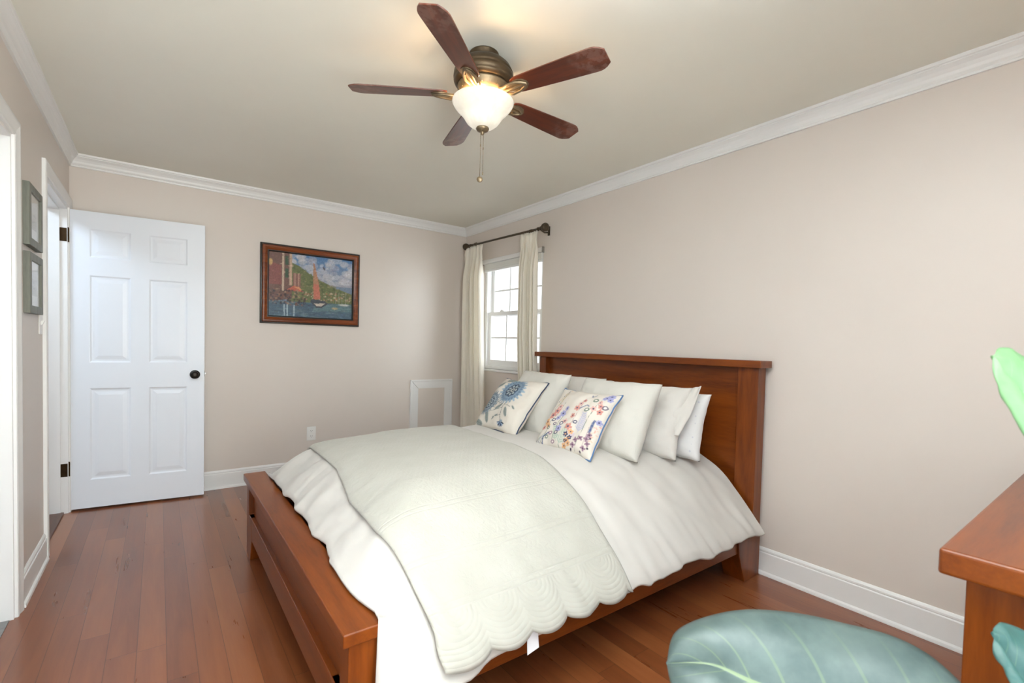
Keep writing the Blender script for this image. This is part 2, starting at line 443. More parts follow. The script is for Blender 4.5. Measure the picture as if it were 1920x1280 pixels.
for z in (0.294, 1.868):
    hb = MB().box(-0.040, -0.0265, z-0.044, -0.006, -0.0222, z+0.044).box(-0.008, -0.025, z-0.044, -0.004, -0.004, z+0.044)
    hb.lathe([(0.0055, z-0.046), (0.0055, z+0.046)], 12, (0.0, -0.007, 0), 'z').lathe([(0.0035, z+0.046), (0.005, z+0.05), (0.0, z+0.054)], 12, (0, -0.007, 0), 'z')
    hb.build('hinge', HINGE, door, local=True, auto=40)

# closet door and track guide
cd = thing('door_2', 'white flush closet door at the left edge', None, (-W-0.06, -2.5, 0), kind='structure')
def fnc(a, bb, h): return (-W-0.05+h, a, bb)
yA, yB = CY0+J+0.004, CY1-J-0.006
ym = (yA+yB)/2
for (ya, yb) in ((yA, ym-0.002), (ym+0.002, yB)):
    b = MB(); b.box(-W-0.085, ya, 0.018, -W-0.058, yb, CZ-J-0.012)
    pz = [0.018, 0.20, 0.85, 1.02, CZ-J-0.14, CZ-J-0.012]
    for (z0, z1) in ((0.20, 0.85), (1.02, CZ-J-0.14)):
        b.frame(ya+0.09, yb-0.09, z0, z1, [(0, -0.001), (0.006, -0.006), (0.02, -0.006), (0.04, -0.001), (0.041, -0.001)], fnc)
        b.box(-W-0.058, ya+0.131, z0+0.041, -W-0.051, yb-0.131, z1-0.041)
    b.box(-W-0.058, ya, 0.018, -W-0.05, ya+0.09, CZ-J-0.012).box(-W-0.058, yb-0.09, 0.018, -W-0.05, yb, CZ-J-0.012)
    for z0, z1 in ((0.018, 0.20), (0.85, 1.02), (CZ-J-0.14, CZ-J-0.012)): b.box(-W-0.058, ya+0.09, z0, -W-0.05, yb-0.09, z1)
    b.build('closet_panel', DOORW, cd)
g = MB().box(-W-0.05, CY1-0.16, 0, -W-0.012, CY1-J-0.004, 0.004).box(-W-0.046, CY1-0.12, 0.004, -W-0.043, CY1-0.05, 0.022)
tag(g.build('closet_door_guide', STEEL, bevel=0.001), 'small grey metal floor guide at the foot of the closet jamb', 'guide')

# ------------------------------------------------------------------ windows
def window(name, axis, s, a0, a1, z0, z1, outward, label, cols):
    """double-hung window in a wall; fn(a, z, d) with d = depth from room face outward"""
    def fn(a, z, d): return (outward*d+s, a, z) if axis == 'x' else (a, s+outward*d, z)
    def bx(mb, A0, A1, Z0, Z1, d0, d1):
        p, q = fn(A0, Z0, d0), fn(A1, Z1, d1); mb.box(*p, *q)
    c = fn((a0+a1)/2, z0, 0.06)
    r = thing(name, label, None, c, kind='structure')
    f = MB(); fw = 0.038
    bx(f, a0, a0+fw, z0, z1, 0.018, 0.125); bx(f, a1-fw, a1, z0, z1, 0.018, 0.125); bx(f, a0+fw, a1-fw, z1-fw, z1, 0.018, 0.125); bx(f, a0+fw, a1-fw, z0, z0+0.03, 0.018, 0.125)
    f.build('window_frame', TRIM, r, bevel=0.003)
    st = MB(); bx(st, a0-0.012, a1+0.012, z0-0.022, z0, -0.016, 0.03); st.build('sill', TRIM, r, bevel=0.004)
    zm = (z0+z1)/2+0.005
    for nm, Z0, Z1, d0 in (('upper_sash', zm-0.02, z1-fw, 0.078), ('lower_sash', z0+0.03, zm+0.022, 0.044)):
        A0, A1 = a0+fw, a1-fw; sw = 0.042; d1 = d0+0.030
        br = 0.06 if nm == 'lower_sash' else 0.036
        tr = 0.036 if nm == 'lower_sash' else 0.045
        m = MB(); bx(m, A0, A0+sw, Z0, Z1, d0, d1); bx(m, A1-sw, A1, Z0, Z1, d0, d1)
        bx(m, A0+sw, A1-sw, Z0, Z0+br, d0, d1); bx(m, A0+sw, A1-sw, Z1-tr, Z1, d0, d1)
        ia0, ia1, iz0, iz1 = A0+sw, A1-sw, Z0+br, Z1-tr
        for k in range(1, cols):
            a = ia0+(ia1-ia0)*k/cols; bx(m, a-0.008, a+0.008, iz0, iz1, d0+0.008, d1-0.008)
        zz = (iz0+iz1)/2; bx(m, ia0, ia1, zz-0.008, zz+0.008, d0+0.0085, d1-0.0085)
        so = m.build(nm, TRIM, r, bevel=0.002)
        gl = MB(); bx(gl, ia0-0.004, ia1+0.004, iz0-0.004, iz1+0.004, d0+0.013, d0+0.017)
        gl.build('pane', GLASS, so)
        if nm == 'lower_sash':
            lk = MB(); am = (a0+a1)/2
            for dl in ((-0.2, 0.2) if (a1-a0) > 0.8 else (0,)):
                bx(lk, am+dl-0.03, am+dl+0.03, Z1, Z1+0.012, d0, d0+0.026); bx(lk, am+dl-0.008, am+dl+0.022, Z1+0.012, Z1+0.02, d0+0.002, d0+0.018)
            lk.build('sash_lock', PLATE, so, bevel=0.002)
    return r
window('window_1', 'x', 0.0, WY0, WY1, WZ0, WZ1, 1, 'white double-hung grid window between the cream curtains', 3)
window('window_2', 'y', YF, FX0, FX1, FZ0, FZ1, -1, 'white double-hung window behind the viewpoint', 4)
# raised shade at the head of the window
rs = thing('window_shade', 'raised white window shade with headrail at the top of the window', 'shade', (-0.01, -0.82, 1.97))
MB().box(-0.022, WY0-0.005, 2.012, 0.03, WY1+0.005, 2.052).build('headrail', TRIM, rs, bevel=0.004)
b = MB()
for i in range(5): b.box(-0.008+0.001*(i % 2), WY0+0.02, 2.008-0.011*i-0.010, 0.012, WY1-0.02, 2.008-0.011*i)
b.build('folded_fabric', m_cloth('shade_fabric', lin(225, 224, 218), 0.9, 300, 0.05), rs)
MB().box(-0.010, WY0+0.018, 1.932, 0.014, WY1-0.018, 1.952).build('bottom_rail', TRIM, rs, bevel=0.003)
for y in (WY0-0.008, WY1+0.005): MB().box(-0.026, y, 2.005, 0.012, y+0.003, 2.056).build('end_bracket', m_metal('bracket_grey', lin(150, 148, 142), 0.4, 0.6), rs)

# ------------------------------------------------------------------ curtains and rod
RX, RZ = -0.095, 2.19
rod = thing('curtain_rod', 'dark bronze curtain rod with turned finials above the window', 'curtain rod', (RX, -0.79, RZ))
def rodz(y): return 2.183+(y+1.433)*0.022
YA, YB = -1.36, -0.20
MB().tube([(RX, YA, rodz(YA)), (RX, YB, rodz(YB))], 0.0095, 14).build('pole', ROD, rod, smooth=True)
for y0, sg in ((YA, -1), (YB, 1)):
    pr = [(0.0105, -0.16), (0.0125, -0.155), (0.0125, -0.125), (0.010, -0.12), (0.010, -0.05), (0.0135, -0.046), (0.0135, -0.035), (0.009, -0.030), (0.008, -0.018), (0.012, -0.012), (0.015, -0.004), (0.011, 0.004), (0.012, 0.010),
          (0.022, 0.020), (0.029, 0.036), (0.031, 0.052), (0.030, 0.060), (0.020, 0.066), (0.006, 0.068), (0.0, 0.068)]
    pr = [(r*1.15, h) for r, h in pr]
    m = MB(); rows = []
    m.lathe([(r, sg*h) for r, h in pr], 20, (RX, y0, rodz(y0)), 'y'); m.build('finial', ROD, rod, smooth=True)
    yb = y0-sg*0.01
    m = MB().box(-0.006, yb-0.012, rodz(yb)-0.045, 0, yb+0.012, rodz(yb)+0.03)
    m.tube([(-0.004, yb, rodz(yb)-0.02), (-0.05, yb, rodz(yb)-0.028), (RX, yb, rodz(yb)-0.012)], 0.006, 8)
    m.build('bracket', ROD, rod, auto=40)
def curtain(name, ytop, ybot, ztop, zbot, seed, label, npl, group):
    rows = []; NU, NZ = 150, 60
    for i in range(NZ+1):
        t = i/NZ; z = ztop(0)+(zbot-ztop(0))*t
        k = min(1.0, t*1.0)
        row = []
        for j in range(NU+1):
            u = j/NU
            y = (ytop[0]+(ytop[1]-ytop[0])*u)*(1-k)+(ybot[0]+(ybot[1]-ybot[0])*u)*k
            ph = 2*math.pi*npl*u+seed+0.5*nz(u*3, t*1.5, seed)
            a_top = 0.012; a_bot = 0.036 if seed < 1 else 0.030
            a = a_top+(a_bot-a_top)*smooth01((t-0.03)/0.12)
            fold = a*math.sin(ph)+0.35*a*math.sin(2.3*ph+1.3+seed)
            y2 = y+0.012*math.sin(ph*1.0+1.2)*smooth01(t/0.1)+0.010*nz(u*5, t*3, seed+4)
            zz = z if t > 0.0 else z
            if t < 0.2: zz = ztop(u)+(zbot-ztop(0))*t
            # pinch pleats bulge under the heading
            pin = math.exp(-((t-0.035)/0.03)**2)*0.012*max(0, math.cos(2*math.pi*2*u+0.3))
            x = RX+0.004+fold-pin-0.012*smooth01(t/0.2)+(0.025*smooth01((t-0.4)/0.3) if seed > 1 else 0)
            x = min(x, -0.018)
            row.append((x, y2, zz))
        rows.append(row)
    m = MB().grid(rows)
    o = m.build(name, DRAPE, smooth=True, solid=0.003)
    tag(o, label, 'curtain', group); return o
curtain('curtain', (-0.135, -0.470), (-0.145, -0.60), lambda u: rodz(-0.135-0.335*u)-0.012, 0.02, 0.4, 'cream pinch-pleat curtain in the corner, left of the window', 5, None)
curtain('curtain', (-1.075, -1.320), (-1.11, -1.362), lambda u: rodz(-1.075-0.245*u)-0.012, 0.02, 2.1, 'cream pinch-pleat curtain right of the window, behind the headboard end', 5.5, None)

# ------------------------------------------------------------------ wall things
def rect_raster(h, wd, c):
    a = np.empty((h, wd, 3)); a[:] = lin(*c)[:3]; return a
class Ras:
    """small painter: coordinates u (right) and v (up) in 0..1"""
    def __init__(s, n, m, c, aspect=1.0):
        s.a = rect_raster(n, m, c); s.n, s.m = n, m; s.asp = aspect
        s.V, s.U = np.mgrid[0:n, 0:m]; s.V = (s.V+0.5)/n; s.U = (s.U+0.5)/m
    def put(s, mask, c, al=1.0):
        k = np.clip(mask, 0, 1)[..., None]*al; s.a = s.a*(1-k)+np.array(lin(*c)[:3])*k
    def ell(s, u, v, ru, rv, ang, c, al=1.0):
        x, y = (s.U-u)*s.asp, s.V-v; ca, sa = math.cos(ang), math.sin(ang)
        X, Y = x*ca+y*sa, -x*sa+y*ca
        d = 1-np.sqrt((X/ru)**2+(Y/rv)**2); s.put(d*min(ru, rv)*s.n*0.9+0.5, c, al)
    def line(s, pts, wd, c, al=1.0):
        for (a, b2), (p, q) in zip(pts[:-1], pts[1:]):
            x, y = (s.U-a)*s.asp, s.V-b2; dx, dy = (p-a)*s.asp, q-b2; L = dx*dx+dy*dy+1e-9
            t = np.clip((x*dx+y*dy)/L, 0, 1); d = np.hypot(x-t*dx, y-t*dy); s.put((wd-d)*s.n+0.5, c, al)
    def poly(s, pts, c, al=1.0):
        inside = np.zeros(s.U.shape, bool); n = len(pts)
        for i in range(n):
            x0, y0 = pts[i]; x1, y1 = pts[(i+1) % n]
            cnd = (y0 > s.V) != (y1 > s.V)
            with np.errstate(divide='ignore', invalid='ignore'):
                xi = (x1-x0)*(s.V-y0)/(y1-y0+1e-12)+x0
            inside ^= cnd & (s.U < xi)
        s.put(inside.astype(float), c, al)
    def sample(s, u, v):
        i = min(s.n-1, max(0, int(v*s.n))); j = min(s.m-1, max(0, int(u*s.m))); return s.a[i, j]
def color_verts(o, uv, ras):
    me = o.data; at = me.color_attributes.new('pattern', 'FLOAT_COLOR', 'POINT')
    out = np.ones((len(me.vertices), 4), np.float32)
    for i, (u, v) in enumerate(uv): out[i, :3] = ras.sample(u, v)
    at.data.foreach_set('color', out.ravel())

# framed harbour picture
px0, px1, pz0, pz1 = -1.976, -1.153, 1.341, 2.007
pic = thing('framed_painting', 'framed harbour painting with sailboat, in brown and black frame on end wall', 'painting', ((px0+px1)/2, 0, pz0))
FRW = m_wood('frame_brown', lin(70, 28, 10), lin(112, 52, 18), lin(140, 72, 28), 'x', 0.3, 2.0)
FRB = m_paint('frame_black', lin(34, 26, 20), 0.35, 0.1, 0.0)
def fnb(a, bb, h): return (a, -h, bb)
MB().frame(px0, px1, pz0, pz1, [(0, 0), (0, 0.020), (0.004, 0.027), (0.010, 0.029), (0.014, 0.028), (0.019, 0.033), (0.030, 0.034), (0.041, 0.030), (0.050, 0.024), (0.053, 0.022), (0.060, 0.022), (0.066, 0.014), (0.066, 0.004)], fnb, [1, 1, 1, 1, 0, 0, 0, 0, 0, 1, 1, 1]).build('frame', [FRW, FRB], pic, auto=50)
R_ = random.Random(5)
ra = Ras(120, 170, (120, 140, 165), 1.28)
for k in range(120):   # sky
    v = 0.55+0.45*k/120; ra.put(((ra.V > v-0.01)).astype(float), tuple(int(a+(b_-a)*k/120) for a, b_ in zip((168, 166, 180), (70, 128, 185))))
for k in range(70):
    u, v = R_.uniform(0.25, 1.0), R_.uniform(0.58, 0.98); s_ = R_.uniform(0.02, 0.06)
    ra.ell(u, v, s_*1.6, s_, R_.uniform(-.5, .5), R_.choice([(205, 206, 212), (190, 192, 205), (176, 176, 192), (214, 208, 206)]), 0.5)
ra.poly([(0.25, 0.86), (0.34, 0.82), (0.45, 0.72), (0.6, 0.62), (0.8, 0.5), (1.0, 0.42), (1.0, 0.2), (0.2, 0.2)], (112, 122, 74))
for k in range(260):
    u = R_.uniform(0.25, 1.0); v = R_.uniform(0.26, 0.84-0.44*max(0, (u-0.3)/0.7))
    ra.ell(u, v, R_.uniform(.008, .03), R_.uniform(.006, .02), R_.uniform(0, 3), R_.choice([(96, 108, 64), (140, 146, 84), (120, 112, 78), (80, 96, 66), (150, 140, 96)]), 0.6)
for k in range(70):
    u, v = R_.uniform(0.38, 0.98), R_.uniform(0.28, 0.42); ra.ell(u, v, .012, .009, 0, R_.choice([(196, 120, 92), (214, 190, 160), (168, 92, 74), (190, 170, 140)]), 0.8)
ra.poly([(0, 1), (0.26, 1), (0.26, 0.28), (0, 0.22)], (128, 92, 82))
ra.poly([(0, 0.85), (0.14, 0.80), (0.14, 0.5), (0, 0.5)], (150, 84, 78)); ra.poly([(0.145, 1), (0.17, 1), (0.17, 0.4), (0.145, 0.4)], (204, 176, 150)); ra.poly([(0.23, 1), (0.258, 1), (0.258, 0.5), (0.23, 0.5)], (204, 170, 140))
for v in (0.82, 0.62): ra.poly([(0.18, v), (0.22, v), (0.22, v+0.14), (0.18, v+0.14)], (66, 96, 72))
ra.ell(0.02, 0.84, 0.03, 0.05, 0, (214, 168, 96))
ra.poly([(0.27, 0.70), (0.36, 0.69), (0.36, 0.40), (0.27, 0.42)], (150, 104, 92)); ra.poly([(0.29, 0.7), (0.30, 0.7), (0.30, 0.4), (0.29, 0.4)], (196, 150, 130)); ra.poly([(0.33, 0.7), (0.34, 0.7), (0.34, 0.4), (0.33, 0.4)], (196, 150, 130))
ra.poly([(0.20, 0.42), (0.28, 0.49), (0.34, 0.48), (0.40, 0.40)], (206, 96, 66)); ra.poly([(0.28, 0.47), (0.34, 0.48), (0.39, 0.41)], (228, 150, 96))
ra.poly([(0, 0.24), (1, 0.24), (1, 0), (0, 0)], (74, 104, 126)); ra.poly([(0.55, 0.24), (1, 0.26), (1, 0.12), (0.5, 0.1)], (98, 136, 138), 0.8)
for k in range(190):
    u, v = R_.uniform(0, 1), R_.uniform(0, 0.25); ra.ell(u, v, R_.uniform(.02, .06), .005, 0, R_.choice([(60, 86, 112), (110, 142, 150), (86, 118, 134), (58, 76, 98), (128, 150, 150)]), 0.55)
for k in range(150):
    u, v = R_.uniform(0, 0.42), R_.uniform(0.18, 0.42); ra.ell(u, v, R_.uniform(.006, .018), R_.uniform(.006, .022), R_.uniform(0, 3), R_.choice([(66, 56, 62), (96, 66, 64), (140, 88, 70), (82, 84, 92), (178, 140, 110), (54, 62, 74)]), 0.75)
for u in (0.165, 0.20, 0.275): ra.poly([(u, 0.19), (u+0.02, 0.19), (u+0.018, 0.01), (u+0.004, 0.01)], (176, 200, 212), 0.75)
ra.poly([(0.515, 0.91), (0.53, 0.86), (0.555, 0.72), (0.585, 0.52), (0.60, 0.31), (0.52, 0.29), (0.51, 0.6)], (206, 112, 86)); ra.poly([(0.515, 0.91), (0.55, 0.74), (0.575, 0.55), (0.51, 0.56)], (188, 134, 96))
ra.poly([(0.47, 0.26), (0.50, 0.30), (0.66, 0.28), (0.70, 0.24), (0.62, 0.17), (0.55, 0.17)], (72, 82, 92)); ra.poly([(0.52, 0.235), (0.66, 0.24), (0.61, 0.19), (0.56, 0.19)], (206, 190, 176))
ra.ell(0.78, 0.17, .05, .018, 0, (176, 160, 120)); ra.ell(0.90, 0.235, .08, .016, 0, (206, 206, 200), 0.9)
for u in (0.79, 0.83, 0.87, 0.92): ra.line([(u, 0.25), (u, 0.44)], 0.002, (206, 200, 190), 0.7)
ra.ell(0.64, 0.82, .012, .03, 0.5, (70, 66, 66)); ra.ell(0.68, 0.82, .02, .008, 0.1, (225, 225, 225)); ra.ell(0.84, 0.62, .014, .008, 0.3, (215, 212, 212))
Rn = np.random.default_rng(3)
for k in range(900):     # loose brush dabs over everything
    u, v = R_.random(), R_.random(); cc = ra.sample(u, v); g_ = R_.uniform(-0.35, 0.45)
    cc = np.clip(cc*(1+g_)+np.array([R_.uniform(-.02, .03), R_.uniform(-.02, .02), R_.uniform(-.02, .03)]), 0, 1)
    m_ = np.clip((1-np.hypot((ra.U-u)*1.28/R_.uniform(.008, .03), (ra.V-v)/R_.uniform(.006, .02)))*2, 0, 1)[..., None]*0.5
    ra.a = ra.a*(1-m_)+cc*m_
ra.a = np.clip(ra.a*Rn.normal(1, 0.10, ra.a.shape[:2]+(1,)), 0, 1)
ra.a = (ra.a*0.80+ra.a.mean(2, keepdims=True)*0.20)*0.86+0.012
a0, a1, b0, b1 = px0+0.066, px1-0.066, pz0+0.066, pz1-0.066
NU, NV = 168, 118
uv = [(j/NU, i/NV) for i in range(NV+1) for j in range(NU+1)]
m = MB().grid([[(a0+(a1-a0)*j/NU, -0.008, b0+(b1-b0)*i/NV) for j in range(NU+1)] for i in range(NV+1)])
o = m.build('picture', m_attr('picture_print', 0.3, 0), pic); color_verts(o, uv, ra)
MB().box(px0+0.02, -0.006, pz0+0.02, px1-0.02, 0, pz1-0.02).build('backing', FRB, pic)

# two small grey frames by the doorway
FG = m_wood('frame_grey', lin(92, 94, 84), lin(112, 114, 104), lin(128, 130, 120), 'z', 0.5, 2.0, 0.0)
def fnl(a, bb, h): return (-W+h, a, bb)
for z0, z1, lab in ((1.612, 1.893, 'upper of two grey wooden picture frames beside the doorway'), (1.303, 1.582, 'lower of two grey wooden picture frames, above the light switch')):
    y0, y1 = -1.39, -1.095
    t = thing('picture_frame', lab, 'picture frame', (-W, (y0+y1)/2, z0), group='small grey frames by the doorway')
    MB().frame(y0, y1, z0, z1, [(0, 0), (0, 0.022), (0.002, 0.024), (0.034, 0.024), (0.036, 0.022), (0.036, 0.014)], fnl).build('frame', FG, t)
    mt = MB(); mt.frame(y0+0.034, y1-0.034, z0+0.034, z1-0.034, [(0, 0.0155), (0.05, 0.0155), (0.051, 0.0145)], fnl)
    mt.build('mat_board', m_paint('mat_white', lin(222, 220, 212), 0.7, 0.01, 0.0), t)
    rr = Ras(40, 30, (200, 196, 186)); R2 = random.Random(int(z0*100))
    rr.put((rr.V < 0.4).astype(float), (176, 172, 160)); rr.put((rr.V > 0.72).astype(float), (210, 208, 202))
    for k in range(18): rr.ell(R2.random(), R2.uniform(.2, .7), R2.uniform(.05, .2), R2.uniform(.01, .05), 0, R2.choice([(150, 148, 138), (186, 184, 176), (130, 130, 122)]), 0.5)
    m = MB().grid([[fnl(y0+0.084+(y1-y0-0.168)*j/30, z0+0.084+(z1-z0-0.168)*i/40, 0.0148) for j in range(31)] for i in range(41)])
    o = m.build('print', m_attr('small_print', 0.5), t); color_verts(o, [(j/30, i/40) for i in range(41) for j in range(31)], rr)
    MB().box(-W+0.0168, y0+0.03, z0+0.03, -W+0.0182, y1-0.03, z1-0.03).build('glass', GLASS, t)

# switch, outlet, access-panel moulding
t = thing('light_switch', 'white light switch plate between the lower grey frame and doorway casing', 'light switch', (-W, -1.02, 1.22))
MB().box(-W, -1.060, 1.205, -W+0.006, -0.985, 1.322).build('plate', PLATE, t, bevel=0.003)
MB().hexa([(-W+0.005, -1.028, 1.252), (-W+0.012, -1.028, 1.258), (-W+0.012, -1.017, 1.258), (-W+0.005, -1.017, 1.252)], [(-W+0.005, -1.028, 1.276), (-W+0.019, -1.028, 1.276), (-W+0.019, -1.017, 1.276), (-W+0.005, -1.017, 1.276)]).build('toggle', PLATE, t)
t = thing('wall_outlet', 'white duplex outlet low on the end wall left of the bed', 'outlet', (-1.557, 0, 0.32))
MB().box(-1.595, -0.006, 0.319, -1.519, 0, 0.441).build('plate', PLATE, t, bevel=0.003)
for z in (0.356, 0.404):
    s_ = MB().prism([(0.0165*math.cos(a)*(1 if abs(math.cos(a)) < .8 else .95), 0.0145*math.sin(a)) for a in [2*math.pi*k/20 for k in range(20)]], lambda a, bb, d, z=z: (-1.557+a, -d, z+bb), 0.004, 0.0085).build('socket', PLATE, t)
    MB().box(-1.565, -0.0088, z-0.002, -1.5632, -0.0084, z+0.007).box(-1.551, -0.0088, z-0.002, -1.5492, -0.0084, z+0.006).box(-1.559, -0.0088, z-0.010, -1.555, -0.0084, z-0.006).build('slots', SLOT, s_)
t = thing('access_panel', 'beige wall panel framed by white mitred moulding in corner behind the bed', 'panel', (-0.385, 0, 0.15))
PR = [(0, 0), (0, 0.018), (0.010, 0.020), (0.022, 0.016), (0.050, 0.013), (0.078, 0.010), (0.088, 0.008), (0.088, 0.0)]
MB().frame(-0.622, -0.146, 0.15, 0.832, PR, fnb).build('moulding', TRIM, t, auto=25)
MB().box(-0.536, -0.003, 0.236, -0.232, 0, 0.746).build('panel', WALL, t)
for (q0, q1) in (((-0.619, 0.829), (-0.536, 0.746)),):
    MB().tube([(q0[0], -0.0195, q0[1]), (-0.60, -0.0165, 0.810), (q1[0], -0.0100, q1[1])], 0.0011, 6).build('mitre_gap', SLOT, t)

# ------------------------------------------------------------------ ceiling fan
FXC, FYC = -1.547, -2.697
fan = thing('ceiling_fan', 'bronze five-blade ceiling fan with lit frosted glass bowl and pull chains', 'ceiling fan', (FXC, FYC, H))
cF = (FXC, FYC, 0)
MB().lathe([(0.0, H), (0.062, H), (0.064, H-0.006), (0.058, H-0.012), (0.062, H-0.022), (0.058, H-0.03), (0.05, H-0.034)], 40, cF).build('canopy', FANBR2, fan, smooth=True)
MB().lathe([(0.050, 2.400), (0.075, 2.397), (0.098, 2.388), (0.113, 2.374), (0.121, 2.358), (0.125, 2.350), (0.122, 2.347), (0.1255, 2.343), (0.127, 2.333), (0.1265, 2.324), (0.123, 2.321), (0.126, 2.317), (0.122, 2.308), (0.112, 2.300), (0.100, 2.296)], 48, cF).build('motor_housing', FANBR2, fan, smooth=True)
b = MB().lathe([(0.100, 2.297), (0.108, 2.296), (0.110, 2.290), (0.104, 2.272), (0.097, 2.262), (0.090, 2.258), (0.070, 2.257)], 48, cF)
for k in range(20):
    a = 2*math.pi*k/20; c_, s_ = math.cos(a), math.sin(a); tx, ty = -s_*0.0022, c_*0.0022
    p = lambda r, z, sg: (FXC+r*c_+sg*tx, FYC+r*s_+sg*ty, z)
    b.hexa([p(0.099, 2.268, -1), p(0.1045, 2.268, -1), p(0.1045, 2.268, 1), p(0.099, 2.268, 1)], [p(0.105, 2.288, -1), p(0.1105, 2.288, -1), p(0.1105, 2.288, 1), p(0.105, 2.288, 1)])
b.build('vent_ring', FANBR, fan, auto=35)
MB().lathe([(0.072, 2.258), (0.074, 2.252), (0.066, 2.246), (0.060, 2.244), (0.060, 2.240), (0.068, 2.236), (0.068, 2.229), (0.0, 2.229)], 40, cF).build('light_fitter', FANBR2, fan, smooth=True)
def blade_mat():
    t = NT('fan_blade_wood'); st = t.coord('Object', (1.4, 14, 14))
    n = t.noise(st, 2.0, 6, 0.6, 0.5); c = t.ramp(n, [(0.3, lin(64, 24, 10)), (0.55, lin(94, 38, 15)), (0.8, lin(116, 52, 22))])
    v = t.coord(); sp = t.node('ShaderNodeSeparateXYZ'); tc = t.node('ShaderNodeTexCoord'); t.link(tc.outputs['Object'], sp.inputs[0])
    # worn, dusty tip; its whitish gloss is painted into this colour too
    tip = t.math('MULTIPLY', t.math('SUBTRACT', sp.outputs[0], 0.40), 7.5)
    dn = t.noise(v, 26, 5, 0.65); dust_gloss = t.math('MULTIPLY', t.math('MAXIMUM', t.math('MINIMUM', tip, 1.0), 0.0), t.math('MAXIMUM', t.math('MULTIPLY', t.math('SUBTRACT', dn, 0.46), 3.0), 0.0))
    t.link(t.mixc(t.math('MINIMUM', dust_gloss, 0.16), c, lin(170, 150, 138)), t.p.inputs['Base Color'])
    t.set(Roughness=0.34, Coat_Weight=0.2, Coat_Roughness=0.2); return t.m
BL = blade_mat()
for i in range(5):
    a = rad(218.81+72*i)
    R3 = Matrix.Rotation(a, 3, 'Z') @ Matrix.Rotation(rad(-12), 3, 'X')
    top, n = [], 26
    L0, L1 = 0.150, 0.553
    outl = []
    for k in range(n+1):
        s_ = k/n; r = L0+(L1-L0)*s_
        wd = 0.040+0.020*s_**0.8
        if s_ < 0.10: wd *= 0.80+0.20*math.sqrt(1-(1-s_/0.10)**2)
        if s_ > 0.86: wd *= 1-0.46*((s_-0.86)/0.14)**2.2
        outl.append((r, wd))
    poly = [(r, w_) for r, w_ in outl]+[(r, -w_) for r, w_ in reversed(outl)]
    zc_ = 2.262
    m = MB()
    nn = len(poly)
    bo = [(x, y, -0.003) for x, y in poly]; to = [(x, y, 0.003) for x, y in poly]
    m.add(bo+to, [tuple(range(nn-1, -1, -1)), tuple(range(nn, 2*nn))]+[(q, (q+1) % nn, nn+(q+1) % nn, nn+q) for q in range(nn)])
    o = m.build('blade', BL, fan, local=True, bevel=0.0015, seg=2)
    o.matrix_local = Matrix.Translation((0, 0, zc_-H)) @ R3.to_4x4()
    # blade iron: scrolled bracket from the flywheel to the blade root
    m = MB()
    for sg in (-1, 1):
        m.tube([(0.085, sg*0.012, 0.001), (0.112, sg*0.018, -0.012), (0.140, sg*0.026, -0.013), (0.172, sg*0.024, -0.010), (0.198, sg*0.013, -0.009), (0.212, 0.0, -0.008)], [0.006, 0.0065, 0.0065, 0.006, 0.0055, 0.005], 8)
    m.tube([(0.085, 0, 0.0), (0.12, 0, -0.011), (0.165, 0, -0.010), (0.205, 0, -0.009)], [0.007, 0.006, 0.006, 0.005], 8)
    ol = [(0.150, 0.020), (0.165, 0.030), (0.185, 0.031), (0.205, 0.024), (0.218, 0.010), (0.220, 0), (0.218, -0.010), (0.205, -0.024), (0.185, -0.031), (0.165, -0.030), (0.150, -0.020), (0.10, -0.012), (0.10, 0.012)]
    m.prism(ol, lambda x, y, d: (x, y, d), -0.0075, -0.0032)
    for sx, sy in ((0.172, 0.018), (0.172, -0.018), (0.205, 0.0)): m.lathe([(0.005, -0.0075), (0.005, -0.010), (0.0, -0.012)], 10, (sx, sy, 0))
    m.build('blade_iron', FANBR, o, local=True, auto=40)
def bowl_mat():
    t = NT('frosted_bowl'); e = t.node('ShaderNodeEmission'); e.inputs[0].default_value = (1.0, 0.93, 0.80, 1); e.inputs[1].default_value = 0.27
    tl = t.node('ShaderNodeBsdfTranslucent'); tl.inputs[0].default_value = (0.95, 0.92, 0.86, 1)
    t.set(Base_Color=(0.9, 0.87, 0.8, 1), Roughness=0.2)
    v = t.coord(); n = t.noise(v, 9, 4, 0.6, 1.5)
    t.link(t.ramp(n, [(0.35, (0.46, 0.42, 0.34, 1)), (0.65, (0.56, 0.53, 0.46, 1))]), t.p.inputs['Base Color'])
    mx = t.node('ShaderNodeMixShader'); mx.inputs[0].default_value = 0.006; t.link(t.p.outputs[0], mx.inputs[1]); t.link(tl.outputs[0], mx.inputs[2])
    ad = t.node('ShaderNodeAddShader'); t.link(mx.outputs[0], ad.inputs[0]); t.link(e.outputs[0], ad.inputs[1]); t.link(ad.outputs[0], t.out.inputs[0]); return t.m
bp = [(0.1285, 2.236), (0.130, 2.232), (0.128, 2.226), (0.121, 2.214), (0.107, 2.198), (0.093, 2.184), (0.083, 2.172), (0.076, 2.160), (0.067, 2.147), (0.052, 2.135), (0.034, 2.128), (0.012, 2.125), (0.0, 2.125)]
MB().lathe(bp, 56, cF, caps=False).build('glass_bowl', bowl_mat(), fan, smooth=True, solid=0.003)
MB().lathe([(0.0, 2.132), (0.026, 2.128), (0.028, 2.122), (0.024, 2.115), (0.012, 2.110), (0.006, 2.108), (0.008, 2.103), (0.006, 2.098), (0.0, 2.096)], 28, cF).build('finial', FANBR, fan, smooth=True)
